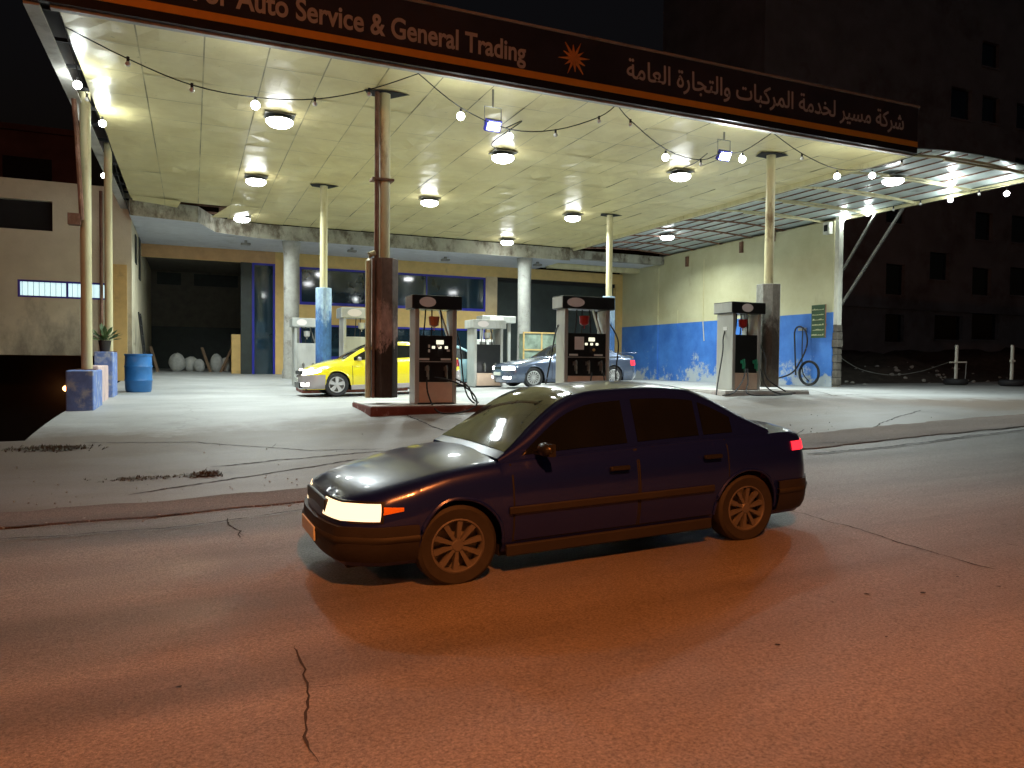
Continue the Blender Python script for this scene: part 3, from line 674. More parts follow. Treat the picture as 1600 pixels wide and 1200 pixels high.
# ------------------------------------------------------------------ shop building
sb = thing('station_building', (7, 33, .9), 'yellow walled station shop with blue framed windows and concrete soffit', 'building')
YW = 33.2
wl = MB()
def wb(x0, x1, z0, z1, mb=wl, y0=YW, y1=YW + .3): mb.box(x0, x1, y0, y1, z0, z1)
wb(-1.95, 20.7, 5.70, 6.2); wb(3.29, 4.3, .6, 5.70); wb(4.3, 13.0, 3.15, 4.0); wb(4.3, 13.0, 5.64, 5.70)
wl.build('wall', 'yellow_wall', sb)
MB().box(-1.9, 3.29, YW - .01, YW - .001, 5.69, 6.19).build('lintel_band', 'orange_wall', sb)
MB().box(13.0, 13.6, YW - .02, YW + .3, .6, 5.70).build('tiled_pier', 'pier_tile', sb)
gw = MB(); gw.box(20.3, 20.7, YW, YW + .3, .6, 5.7); gw.build('wall_end', 'yellow_wall', sb)
MB().box(13.6, 20.3, YW + .3, YW + .4, .6, 5.7).build('shutter_gate', 'dark_gate', sb)
MB().box(13.62, 20.28, YW + .1, YW + .29, 5.5, 5.69).build('gate_lintel', 'dark', sb)
def window(x0, x1, z0, z1, nmull, name='window', fw=.09):
    f = MB(); f.box(x0, x1, YW + .02, YW + .12, z1 - fw, z1); f.box(x0, x1, YW + .02, YW + .12, z0, z0 + fw * 1.4)
    for k in range(nmull + 1):
        x = x0 + (x1 - x0 - fw) * k / nmull; f.box(x, x + fw * (1 if k in (0, nmull) else .45), YW + .024, YW + .116, z0 + fw * 1.4 + .001, z1 - fw - .001)
    o = f.build(name, 'blue_frame', sb); MB().box(x0 + .02, x1 - .02, YW + .07, YW + .09, z0 + .02, z1 - .02).build('pane', 'glass', o); return o
window(4.3, 13.0, 4.0, 5.64, 3)
window(4.3, 13.0, .75, 3.15, 5)
f = MB().box(4.4, 12.9, YW + .005, YW + .02, 1.55, 1.75).build('blue_rail', 'blue_frame', sb)
window(2.35, 3.29, .75, 5.70, 1, 'door')
MB().box(1.9, 2.34, YW + .02, YW + .3, .6, 5.7).build('jamb', 'dark_gate', sb)
MB().prism([(-1.84, 26.7), (.2, 27.1), (.8, 28.9), (2.3, 29.55), (15.6, 29.55), (15.6, 33.6), (-1.84, 33.6)], 6.2, 6.7).build('roof_slab', 'soffit', sb)
ef = MB(); P = [(-1.82, 26.68), (.2, 27.08), (.8, 28.88), (2.3, 29.53), (15.62, 29.53)]
for a, b in zip(P[:-1], P[1:]): ef.add([(a[0], a[1] - .03, 6.17), (b[0], b[1] - .03, 6.17), (b[0], b[1] - .03, 6.71), (a[0], a[1] - .03, 6.71)], [(0, 1, 2, 3)])
ef.build('slab_edge', 'beam', sb)
MB().box(15.62, 20.68, 29.5, 29.9, 6.3, 6.66).build('cross_beam', 'beam', sb)
MB().box(15.62, 20.68, 29.9, 33.6, 6.35, 6.6).build('rear_slab', 'soffit', sb)
MB().box(15.6, 20.68, 31.6, 31.9, 6.1, 6.34).build('rear_beam', 'cream_metal', sb)
for x in (3.58, 13.6):
    cm_ = MB(); zb_ = gz(x, 30) - .1
    cm_.lathe([(.36, zb_), (.36, zb_ + .35), (.31, zb_ + .5), (.29, zb_ + 2.5), (.30, 5.6), (.33, 5.95), (.36, 6.2)], (x, 30.0, 0), n=20); cm_.build('round_column', 'grey_conc', sb, smooth=40)
# deep unlit bay at the left
al = MB(); al.box(-1.95, 2.4, 41, 41.2, .3, 6.2); al.box(2.4, 2.6, YW + .3, 41.2, .3, 6.2); al.box(-1.95, 2.6, YW + .3, 41.2, 6.0, 6.15); al.build('bay_wall', 'alcove_wall', sb)
dk = MB(); dk.box(-1.6, -.5, 40.94, 40.99, 5.3, 5.9); dk.box(.1, 2.2, 40.94, 40.99, 5.3, 5.9); dk.build('bay_window', 'dark_gate', sb)
MB().box(-1.9, 2.39, 40.95, 40.99, .7, 3.2).build('painted_dado', 'dark_gate', sb)
# ceiling mounted unlit lamps under the soffit
for k, (px, py) in enumerate(((384, 379), (550, 390), (696, 404), (840, 412))):
    p = at(px, py, Z=6.12); t = thing('soffit_lamp', (p.x, p.y, 6.2), ['unlit soffit lamp left of the first round column', 'unlit soffit lamp by the soot stain above the taxi', 'unlit soffit lamp above the front left pump', 'unlit soffit lamp beside the right round column'][k], 'lamp', 'small unlit lamps under the soffit')
    MB().box(p.x - .18, p.x + .18, p.y - .12, p.y + .12, 6.02, 6.10).build('housing', 'steel_dark', t, bevel=.02)
    MB().box(p.x - .05, p.x + .05, p.y - .05, p.y + .05, 6.1, 6.2).build('bracket', 'steel_dark', t)
# white sticker on shop window
t = MB(); t.ball((5.35, YW - .0, 2.45), .13, .02, .07); t.ball((5.35, YW, 2.3), .2, .02, .09); t.ball((5.35, YW, 2.15), .13, .02, .09)
tag(t.build('window_sticker', 'pale_label'), 'white cut out sticker on the lower shop window behind the taxi', 'sticker')

# right-hand wall
sw = thing('side_wall', (20.8, 26, .8), 'two tone side wall, pale yellow above worn blue paint', 'wall')
MB().box(20.7, 20.95, 19.35, 33.5, .3, 6.68).build('wall', 'side_wall', sw)
zz = gz(20.7, 19.2)
MB().box(20.74, 20.93, 19.16, 19.345, 3.0, 6.78).build('end_post', 'post_white', sw)
pm = MB(); r_ = random.Random(5)
for k in range(9): z = .6 + k * .27; a = r_.uniform(-.05, .05); pm.box(20.70 + a * .6, 20.97 + a * .5, 19.12 + a, 19.344, z, z + .265)
pm.build('stone_pier', 'pier', sw, bevel=.03)
for yy, z in ((27.6, 6.1), (24.0, 6.25), (22.2, 6.45)): MB().box(20.6, 20.699, yy, yy + .15, z - .1, z + .35).build('bracket', 'rust_metal', sw)
rel = MB(); rel.box(20.64, 20.699, 29.9, 30.05, .8, 6.2); rel.box(20.67, 20.699, 28.4, 30.9, 4.0, 4.05); rel.box(20.67, 20.699, 28.35, 28.4, 3.1, 4.05); rel.build('blocked_window', 'side_wall', sw)
cb = MB(); cb.tube([(20.68, 26.5, 6.2), (20.68, 26.5, 3.4), (20.68, 26.4, 2.6)], .02, 5); cb.build('conduit', 'cream_metal', sw); MB().tube([(20.68, 22.3, 6.3), (20.68, 22.3, 4.4), (20.67, 22.5, 4.3)], .012, 5).build('cable', 'cable', sw)
bx = at(1290, 347, X=20.6)
t = thing('wall_box', (20.6, bx.y, bx.z), 'small pale box high at the end of the side wall', 'junction box')
MB().box(20.5, 20.68, 19.4, 19.68, 6.2, 6.62).build('housing', 'post_white', t, bevel=.01); MB().box(20.47, 20.499, 19.47, 19.61, 6.3, 6.52).build('window', 'dark', t)
cmw = thing('wall_camera', (20.6, 22.7, 4.3), 'tiny camera with dangling cable on the yellow wall', 'camera')
MB().box(20.45, 20.65, 22.6, 22.75, 4.22, 4.32).build('housing', 'white_paint', cmw, bevel=.01); MB().cyl((20.66, 22.85, 4.25), (20.70, 22.85, 4.25), .06, n=8).build('mount', 'dark', cmw)
# notice board
nb = thing('notice_board', (20.55, 19.6, 2.9), 'dark green board with rows of pale writing at the wall end', 'sign')
MB().box(20.36, 20.40, 19.36, 19.98, 2.55, 3.72).build('board', 'board_green', nb, bevel=.005)
MB().box(20.36, 20.40, 19.34, 19.358, 2.55, 3.72).build('frame', 'rust_metal', nb)
MB().box(20.401, 20.70, 19.6, 19.66, 3.0, 3.06).build('bracket', 'rust_metal', nb)
tx = MB(); r_ = random.Random(9)
for k in range(6):
    z = 3.56 - k * .18; y = 19.42
    while y < 19.9:
        l = r_.uniform(.02, .06); h = r_.uniform(.015, .05); tx.box(20.352, 20.36, y, y + l, z - .02, z - .02 + h); tx.box(20.352, 20.36, y, y + l + .02, z - .025, z - .012); y += l + r_.uniform(.012, .035)
tx.build('lettering', 'board_text', nb)
# air hose on the blue wall
hs = thing('air_hose', (20.6, 21, .9), 'black air hose hung on the blue wall and coiled below', 'hose')
A = at(1243, 600, X=20.6); B = at(1243, 522, X=20.6)
P = [(20.6, A.y, 1.2), (20.58, B.y, 2.3), (20.55, B.y - .02, 2.85), (20.55, B.y - .25, 3.0), (20.55, B.y - .55, 2.8), (20.56, B.y - .6, 2.3), (20.5, B.y - .35, 1.7), (20.4, B.y + .0, 1.25), (20.1, B.y + .7, 1.0)]
MB().tube(spline(P), .03, 7).build('hose', 'rubber', hs, smooth=50)
co = MB()
for k in range(3):
    c = at(1264, 583, X=20.45 - .05 * k); co.tube([(c.x, c.y + (.42 + .03 * k) * math.cos(a * PI / 12), c.z + (.40 + .02 * k) * math.sin(a * PI / 12)) for a in range(25)], .026, 6, False)
co.build('coil', 'rubber', hs, smooth=50)
MB().box(20.62, 20.69, B.y - .45, B.y - .1, 2.85, 2.95).build('hook', 'steel', hs)
MB().tube(spline([(20.55, B.y - .4, 2.95), (20.52, B.y - .42, 2.0), (20.5, B.y - .5, 1.3), (20.4, B.y - .9, 1.0)]), .02, 6).build('hose', 'rubber', hs)

# ------------------------------------------------------------------ curved awning between canopy and wall
aw = thing('awning', (18.3, 20, 6.7), 'curved sheet metal awning between canopy and side wall', 'awning')
AX0, AX1 = 15.88, 20.9; AY0, AY1 = 12.5, 29.4
def arc(u): return 6.74 + .13 * math.sin(PI * u) ** .9
sh = MB(); us = [i / 16 for i in range(17)]
sh.grid(lambda u, y: (AX0 + (AX1 - AX0) * u, y, arc(u) + .05), us, axis([(AY0, AY1, 1.0)])); sh.grid(lambda u, y: (AX0 + (AX1 - AX0) * u, y, arc(u) + .075), us, [AY0, AY1], True)
sh.build('sheet', 'awning', aw, smooth=40)
pl = MB()
for u in (.12, .25, .38, .5, .62, .75, .88): x = AX0 + (AX1 - AX0) * u; pl.box(x - .015, x + .015, AY0, AY1, arc(u) + .01, arc(u) + .04)
pl.build('purlin', 'rust_metal', aw)
k = 0
for y in np.arange(12.7, 29.3, 1.82):
    f = MB().tube([(AX0 + (AX1 - AX0) * u, y, arc(u) - .05) for u in us], .035, 6).build('rib', 'cream_metal' if y < 21 else 'rust_metal', aw, smooth=50)
    if y < 21: MB().bar((17.2, y, arc(.26) - .1), (AX1, y, 6.74), .05, .05).build('tie_bar', 'cream_metal', aw)
MB().box(AX1 - .02, AX1 + .06, AY0 - .6, AY1, 6.66, 6.76).build('edge_beam', 'cream_metal', aw)
a = at(1370, 330, X=20.98); b = at(1307, 432, X=20.98); MB().bar(a, (20.98, 19.35, b.z), .07).build('strut', 'steel_dark', aw)
a = at(1413, 322, X=20.98); b = at(1303, 482, X=20.98); MB().bar(a, (20.98, 19.32, b.z), .07).build('strut', 'steel_dark', aw)

# ------------------------------------------------------------------ left: low walls, poles, building
lb = thing('side_building', (-8, 30, 1.7), 'pale stained building left of the forecourt with a lit strip window', 'building')
wm = MB()
X0, X1, YB, ZB, ZT = -16, -1.86, 28.0, 1.66, 7.28
def holes(mb, x0, x1, z0, z1, hs, y0, y1):
    zs = sorted({z0, z1, *[h[2] for h in hs], *[h[3] for h in hs]}); xs = sorted({x0, x1, *[h[0] for h in hs], *[h[1] for h in hs]})
    for i in range(len(xs) - 1):
        for j in range(len(zs) - 1):
            cx, cz = (xs[i] + xs[i + 1]) / 2, (zs[j] + zs[j + 1]) / 2
            if not any(h[0] < cx < h[1] and h[2] < cz < h[3] for h in hs):
                vs = [(x, y, z) for z in (zs[j], zs[j + 1]) for y in (y0, y1) for x in (xs[i], xs[i + 1])]
                mb.add(vs, [(0, 1, 5, 4), (3, 2, 6, 7)])
    for h in hs + [(x0, x1, z0, z1)]:
        vs = [(x, y, z) for z in (h[2], h[3]) for y in (y0, y1) for x in (h[0], h[1])]
        mb.add(vs, [(0, 2, 3, 1), (4, 5, 7, 6), (0, 4, 6, 2), (1, 3, 7, 5)])
HS = [(-8.5, -4.14, 5.68, 6.64), (-5.12, -2.5, 3.52, 4.08)]
holes(wm, X0, X1, ZB, ZT, HS, YB, YB + .25)
wm.box(X1 - .25, X1, YB + .26, 41, .3, ZT)
wm.box(X0, X1 - .26, YB + .26, 41, ZT - .3, ZT - .02); wm.box(X0, X1 - .26, YB + .26, 36, ZB, ZB + .2)
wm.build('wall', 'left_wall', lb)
MB().box(X0, -2.3, 33, 33.2, -4, ZB).build('recessed_base', 'dark', lb)  # near-black colour paints in the darkness under the overhang
MB().box(-8.6, -4.0, YB + .24, YB + .26, 5.6, 6.7).build('window', 'dark', lb)
w2 = MB(); w2.box(-5.12, -2.5, YB + .02, YB + .1, 4.02, 4.08); w2.box(-5.12, -2.5, YB + .02, YB + .1, 3.52, 3.58)
for x in (-5.12, -3.78, -2.56): w2.box(x, x + .06, YB + .02, YB + .1, 3.581, 4.019)
for k in range(16): x = -5.0 + k * .155; w2.box(x, x + .012, YB + .01, YB + .022, 3.58, 4.02)
o = w2.build('window', 'blue_frame', lb)
MB().box(-5.1, -2.52, YB + .12, YB + .14, 3.54, 4.06).build('pane', emis('lit_window', (.62, .88, .85), 1.05), o)
MB().box(-2.55, -2.0, YB - .05, YB - .001, gz(-1.9, 28), 4.72).build('yellow_panel', 'yellow_wall', lb)
MB().cyl((-2.75, YB - .08, 1.7), (-2.75, YB - .08, 7.1), .05, n=8).build('drainpipe', 'rust_metal', lb)
for (yy, z0, z1) in ((29.5, 5.0, 6.0), (31.5, 4.6, 6.2)): MB().box(-1.858, -1.83, yy, yy + .8, z0, z1).build('window', 'dark_gate', lb)
# black frame (ladder) leaning on side wall
ld = thing('metal_rack', (-1.6, 29, .8), 'tall narrow black metal rack against the left side wall', 'rack')
f = MB()
for y in (28.7, 29.7): f.tube([(-1.45, y, .75), (-1.7, y, 3.2)], .03, 6)
for k in range(7): z = .95 + k * .36; f.tube([(-1.45 - .25 * (z - .75) / 2.45, 28.7, z), (-1.45 - .25 * (z - .75) / 2.45, 29.7, z)], .02, 6)
f.build('frame', 'dark', ld)

bb = thing('distant_house', (-10, 38, -2), 'dark brown house rising behind the pale left building', 'building')
MB().box(-26, -4.2, 37.8, 39, -4, 11.3).build('wall', 'brick_brown', bb); MB().box(-26.2, -4.0, 37.6, 39.2, 11.303, 11.55).build('parapet', 'brick_brown', bb)
MB().box(-7.4, -5.6, 37.76, 37.8, 8.6, 10.2).build('window', 'dark', bb)

def block(name, x0, x1, y0, y1, h, mt, label):
    z0 = gz((x0 + x1) / 2, (y0 + y1) / 2)
    o = MB().box(x0, x1, y0, y1, z0 - .1, z0 + h).build(name, mt, bevel=.025); return tag(o, label, 'concrete block', 'painted blocks along the forecourt edge'), z0 + h
_, zb1 = block('concrete_block', -2.18, -1.72, 16.0, 17.5, .75, 'blue_block', 'chipped lilac blue concrete block under the front left pole')
_, zb2 = block('concrete_block', -2.16, -1.76, 20.2, 21.4, 1.1, 'blue_block', 'taller blue concrete block beside the plastic barrel')
bo = MB(); bo.box(-2.1, -1.8, 17.6, 19.6, gz(-2, 18.5) - .1, gz(-2, 18.5) + .8); tag(bo.build('rubble_wall', 'pink_block', bevel=.03), 'pinkish broken low wall between the two blue blocks', 'low wall')
for (x, y, z0, r_, lab) in ((-1.93, 16.9, zb1, .10, 'cream pole standing on the front blue block at the left edge'), (-1.9, 20.9, zb2, .09, 'second cream pole further back on the taller blue block')):
    t = thing('edge_pole', (x, y, z0), lab, 'pole', 'poles along the left canopy edge')
    MB().cyl((x, y, z0), (x, y, 6.9), r_, n=14).build('shaft', 'cream_metal', t, smooth=40)
    MB().box(x - .18, x + .18, y - .18, y + .18, z0, z0 + .015).build('base_plate', 'rust_metal', t)
t = thing('drainpipe', (-2.05, 16.6, 4), 'rusty downpipe with a bracket box beside the front left pole', 'pipe')
MB().tube([(-1.98, 16.75, 4.3), (-2.05, 16.7, 6.0), (-2.1, 16.6, 6.8)], .045, 8).build('shaft', 'rust_metal', t); MB().box(-2.22, -2.0, 16.7, 16.9, 4.2, 4.42).build('bracket', 'rust_metal', t)
# barrel
p = (-1.35, 22.6, gz(-1.3, 22.6)); t = thing('plastic_barrel', p, 'open blue plastic barrel beside the blue block', 'barrel')
bm_ = MB().lathe([(0.0, .02), (.30, .0), (.33, .06), (.34, .3), (.355, .32), (.34, .36), (.34, .66), (.355, .70), (.34, .74), (.33, .98), (.35, 1.0), (.35, 1.04), (.31, 1.04), (.30, .3), (0, .3)], p, n=24); bm_.build('body', 'barrel_blue', t, smooth=35)
# plant
p = Vector((-1.95, 20.45, zb2)); t = thing('potted_plant', p, 'leafy plant in dark pot on the taller blue block', 'plant')
MB().lathe([(.10, 0), (.14, .25), (.15, .27), (.13, .27), (0, .24)], p, n=14).build('pot', 'pot', t, smooth=35)
lf = MB(); r_ = random.Random(2)
for k in range(60):
    a = r_.uniform(0, 2 * PI); e = r_.uniform(.15, 1.3); L = r_.uniform(.15, .5); b = p + Vector((0, 0, .25)); tp = b + Vector((math.cos(a) * math.cos(e) * L, math.sin(a) * math.cos(e) * L, math.sin(e) * L))
    s_ = Vector((-math.sin(a), math.cos(a), 0)) * .05; m2 = b.lerp(tp, .7); lf.add([b.lerp(tp, .35), m2 + s_, tp, m2 - s_ + Vector((0, 0, .02))], [(0, 1, 2, 3)])
lf.build('leaves', 'leaf', t)
# weeds on the verge
def tuft(name, cx, cy, wx, wy, n, h, label):
    n = int(n * 1.6); h *= .6
    mb = MB(); r_ = random.Random(int(cx * 100))
    for k in range(n):
        x = r_.gauss(cx, wx); y = r_.gauss(cy, wy); z = gz(x, y); a = r_.uniform(0, 2 * PI); l = r_.uniform(.3, 1) * h
        mb.add([(x - .01, y, z - .01), (x + .012, y, z - .01), (x + math.cos(a) * l * .8 + .015, y + math.sin(a) * l * .8, z + l)], [(0, 1, 2)])
        mb.add([(x, y, z + l * .3), (x + math.cos(a) * .05, y + math.sin(a) * .05 + .02, z + l * .5), (x + math.cos(a) * .07, y + math.sin(a) * .07 - .02, z + l * .3)], [(0, 1, 2)])
    return tag(mb.build(name, 'weed'), label, 'weeds', kind='stuff')
tuft('weeds', -1.75, 11.75, .22, .08, 260, .08, 'dry dark weeds on the verge at the far left edge')
tuft('weeds', .15, 9.9, .07, .04, 90, .12, 'small dark weed clump on the dusty verge')
tuft('weeds', -.5, 9.9, .25, .05, 70, .05, 'thin scatter of dead weeds on the verge')
gv = MB(); r_ = random.Random(21)
for k in range(500):
    x = r_.uniform(-3, 14) if k % 3 else r_.uniform(-2.6, 3); y = yb(x) + r_.choice((abs(r_.gauss(0, .5)), abs(r_.gauss(0, 1.4)) , r_.gauss(.1, .15))); s_ = r_.uniform(.005, .015) * (1.5 if r_.random() < .06 else 1)
    gv.ball((x, y, gz(x, y) + .014), s_, s_ * r_.uniform(.6, 1), s_ * .6, 5, 3, .25)
tag(gv.build('gravel', 'grey_conc'), 'loose gravel and grit along the street edge', 'gravel', kind='stuff')
# sacks, boards and boxes in the bay
sk = [(-.6, 35.6, .42, .5), (-.05, 35.8, .4, .42), (.3, 35.5, .3, .35), (1.0, 35.7, .35, .5), (1.4, 35.9, .35, .4)]
labs = ['big pale sack at the left of the dark bay', 'pale sack leaning on the big one in the dark bay', 'low squat sack in the middle of the dark bay', 'upright sack beside the leaning boards in the bay', 'rearmost pale sack beside the bay wall']
for (x, y, r1, h), lab in zip(sk, labs):
    z = gz(x, 34); mb = MB().ball((x, y, z + h * .8), r1 * .8, r1 * .6, h * .85, 14, 10, .07); tag(mb.build('sack', 'sack', smooth=80), lab, 'sack', 'sacks stored in the dark bay')
for k, (x, a, lab) in enumerate(((.75, .35, 'long board leaning left among the sacks'), (1.15, -.5, 'board leaning right beside the upright sack'), (-1.35, .3, 'thin board against the left bay edge'))):
    z = gz(x, 34); tag(MB().bar((x, 35.1, z), (x - a, 35.5, z + 1.1), .14, .03).build('board', 'wood'), lab, 'board', 'loose boards in the dark bay')
tag(MB().box(1.55, 2.3, 33.6, 34.2, gz(2, 33.9) - .05, 2.65).build('storage_locker', 'yellow_wall', bevel=.01), 'yellow locker at the right side of the dark bay', 'locker')
t = thing('waste_bin', (4.15, 29.2, gz(4.1, 29)), 'square dark bin beside the round concrete column', 'bin')
z = gz(4.15, 29.2); MB().box(3.95, 4.6, 28.9, 29.5, z, z + 1.15).build('body', 'black_plastic', t, bevel=.03); MB().box(3.92, 4.63, 28.87, 29.53, z + 1.153, z + 1.22).build('lid', 'dark_gate', t, bevel=.02)

# ------------------------------------------------------------------ lamps
def ceiling_lamp(x, y, lab, lit=True):
    t = thing('ceiling_lamp', (x, y, ZC), lab, 'lamp', 'lit lamps mounted under the canopy')
    MB().box(x - .30, x + .30, y - .22, y + .22, ZC - .055, ZC - .03).build('mounting_plate', 'steel_dark', t)
    MB().lathe([(.12, -.055), (.20, -.08), (.255, -.11), (.27, -.14)], (x, y, ZC), n=20).build('housing', 'steel_dark', t, smooth=40)
    MB().lathe([(.27, -.142), (.265, -.20), (.20, -.25), (.10, -.27), (0, -.275)], (x, y, ZC), n=20).build('lens', 'lens_on', t, smooth=60)
    l = light('lamp_light', 'AREA', (0, 0, -.30), LAMP_W, WHITE_LIGHT, t, shape='DISK', size=.42, spread=R(152))
    return t
rows = {16.35: 'front', 22.3: 'middle', 28.3: 'rear'}
for x, y, lab in ((1.7, 16.3, 'front row lit canopy lamp nearest the left edge'), (1.66, 22.0, 'middle row lit canopy lamp at the left'), (1.65, 28.1, 'rear left lit canopy lamp near the torn ceiling'),
                  (7.0, 16.8, 'front row lit canopy lamp just under the hanging square floodlight'), (6.88, 22.5, 'lit canopy lamp in the middle of the ceiling'), (12.1, 22.7, 'middle row lit canopy lamp near the cream rear column'),
                  (12.1, 28.5, 'rear lit canopy lamp beside the concrete slab edge'), (11.97, 16.4, 'front row lit canopy lamp left of the grey column')):
    ceiling_lamp(x, y, lab)
for x, y, z, lab in ((17.8, 25.2, 6.9, 'lit lamp under the far end of the curved awning'), (17.75, 14.6, 6.85, 'large lit lamp under the near end of the curved awning')):
    t = ceiling_lamp(x, y, lab); t.location.z += z - ZC
    for c_ in t.children:
        if c_.type == 'LIGHT' and y < 20: c_.data.energy *= 1.6
# bulbs on cables
def bulb(p, lab, on=True, r_=.072, power=None):
    if not on: r_ = .04
    t = thing('light_bulb', p, lab, 'bulb', 'bulbs strung round the canopy')
    MB().cyl((p[0], p[1], p[2]), (p[0], p[1], p[2] + .07), .022, n=8).build('socket', 'cable', t)
    MB().ball((p[0], p[1], p[2] - r_ * .9), r_, n=14, m_=10).build('globe', 'bulb_on' if on else 'bulb_off', t, smooth=80)
    if on: light('bulb_light', 'POINT', (0, 0, -r_ * .9), power or BULB_W, WHITE_LIGHT, t, shadow_soft_size=r_ * 1.3)
def cable_run(P, lab, name='string_cable', r_=.010):
    mb = MB()
    mb.tube([Vector(p) for p in P], r_, 5); return tag(mb.build(name, 'cable'), lab, 'cable', 'cables of the bulb strings')
def F(px, py, Y=12.75): return at(px, py, Y=Y)
str1 = [F(102, 42, 12.6), F(200, 92), F(300, 133), F(399, 152), F(492, 155), F(577, 140), F(654, 115, 12.6)]
cable_run(spline(str1, 4), 'dark bulb cable swagged from the left corner to the fascia middle')
str2 = [F(654, 115, 12.6), F(720, 168), F(796, 202), F(868, 203), F(936, 183), F(964, 163, 12.6)]
cable_run(spline(str2, 4), 'dark bulb cable hanging past the square floodlight')
str3 = [F(964, 163, 12.6), F(985, 188), F(1040, 233), F(1095, 250), F(1133, 236), F(1160, 237), F(1207, 207, 12.6)]
cable_run(spline(str3, 4), 'dark bulb cable between fascia and the grey column')
str4 = [F(1207, 207, 12.6), F(1253, 240), F(1308, 264), F(1363, 263), F(1409, 250), F(1440, 238, 12.6)]
cable_run(spline(str4, 4), 'dark bulb cable swagged to the right fascia corner')
for px, py, on, lab in ((200, 96, 0, 'unlit bulb nearest the left fascia corner'), (300, 137, 0, 'white unlit bulb left of the first lit string bulb'), (399, 158, 1, 'lit bulb beside the front left canopy lamp'), (492, 159, 0, 'unlit bulb right of the front left canopy lamp'),
                        (577, 144, 0, 'unlit bulb left of the brown column top'), (720, 176, 1, 'lit bulb left of the square floodlight'), (796, 208, 1, 'lit bulb right of the square floodlight'), (868, 208, 0, 'unlit bulb right of the floodlight cable'),
                        (936, 187, 0, 'unlit bulb under the sun emblem end of the string'), (985, 192, 0, 'unlit bulb just below the fascia middle anchor'), (1040, 241, 1, 'lit bulb above the front right canopy lamp'), (1095, 254, 0, 'unlit bulb between two lit string bulbs'),
                        (1160, 244, 1, 'lit bulb right of the bright second floodlight'), (1253, 245, 0, 'unlit bulb right of the grey column top'), (1308, 271, 1, 'lit bulb where canopy meets the awning'), (1363, 270, 1, 'lit bulb under the near awning edge'), (1409, 254, 0, 'unlit bulb at the right fascia corner')):
    p = F(px, py); bulb(p, lab, bool(on), power=36)
str5 = [at(1300, 336, X=20.8), at(1356, 326, X=20.8), at(1438, 312, X=20.8), at(1530, 296, X=20.8), at(1600, 285, X=20.8), (20.8, 11.9, 6.7)]
cable_run(spline(str5, 4), 'dark bulb cable along the outer awning edge')
for px, py, on, lab in ((1318, 339, 1, 'lit bulb nearest the white end post of the wall'), (1356, 331, 1, 'second lit bulb along the outer awning edge'), (1396, 326, 0, 'unlit bulb under the outer awning edge'), (1438, 317, 0, 'unlit hanging bulb left of the lit awning cluster'),
                        (1485, 309, 1, 'lit bulb on the outer awning edge under its twin'), (1530, 301, 0, 'unlit bulb left of the last lit bulb'), (1573, 299, 1, 'lit bulb furthest right in view'), (1488, 283, 1, 'lit bulb inside the awning above the edge beam')):
    bulb(at(px, py, X=20.8) if py > 290 else at(px, py, X=19.5), lab, bool(on), power=BULB_W * 1.1)
str6 = [(-1.75, 12.7, 6.6), (-1.72, 15, 6.3), (-1.6, 17.5, 6.2), (-1.65, 21, 6.0), (-1.7, 25, 5.9)]
cable_run(spline(str6, 4), 'dark bulb cable running back along the left canopy edge')
for px, py, Y, on, lab in ((121, 127, 15.2, 1, 'small lit bulb left of the front left pole'), (162, 129, 16.4, 1, 'lit bulb close below the ceiling by the front left pole'), (160, 188, 17.6, 1, 'brightest lit bulb beside the front left pole'), (160, 240, 21.8, 1, 'lit bulb between the two left edge poles, upper'), (162, 271, 24.5, 1, 'lowest lit bulb by the left edge poles'),
                           (136, 152, 16.2, 0, 'unlit bulb on the left canopy edge')):
    bulb(at(px, py, Y=Y), lab, bool(on), power=BULB_W * (1.4 if py == 188 else 1))
# floodlights
def flood(p, lab, power, glow):
    t = thing('floodlight', p, lab, 'floodlight', 'square floodlights under the canopy')
    f = MB(); x, y, z = p; f.tube([(x - .17, y, z), (x - .17, y, z + .34), (x + .17, y, z + .34), (x + .17, y, z)], .012, 5); f.tube([(x, y, z + .34), (x, y, ZC)], .02, 6); f.build('bracket', 'steel_dark', t)
    Mx = Matrix.Translation(p) @ Matrix.Rotation(R(35), 4, 'X')
    MB().box(-.16, .16, -.05, .05, -.11, .11, Mx).build('housing', 'blue_frame', t, bevel=.01)
    MB().box(-.13, .13, -.062, -.051, -.08, .08, Mx).build('lens', emis('flood_lens', (.85, .92, 1), glow), t)
    l = light('flood_light', 'AREA', (0, -.09, -.06), power, WHITE_LIGHT, t, shape='RECTANGLE', size=.26, size_y=.16); l.rotation_euler = (R(-50), 0, 0)
flood(at(770, 196, Y=13.1), 'dim square floodlight on a bracket between two string bulbs', FLOOD_W * .2, 2.2)
flood(at(1131, 243, Y=13.3), 'bright square floodlight on a bracket left of the grey column', FLOOD_W, 30)

for P, lab in (([at(790, 200, Y=13.2), at(815, 190, Z=6.7), at(770, 222, Z=6.7), at(775, 232, Z=6.7)], 'loose wire from the dim floodlight to the nearest canopy lamp'),
               ([at(1105, 240, Y=13.4), at(1085, 255, Z=6.7), at(1068, 262, Z=6.7)], 'loose wire from the bright floodlight to its neighbouring lamp')):
    cable_run(spline(P, 6), lab, 'lamp_wire', .012)
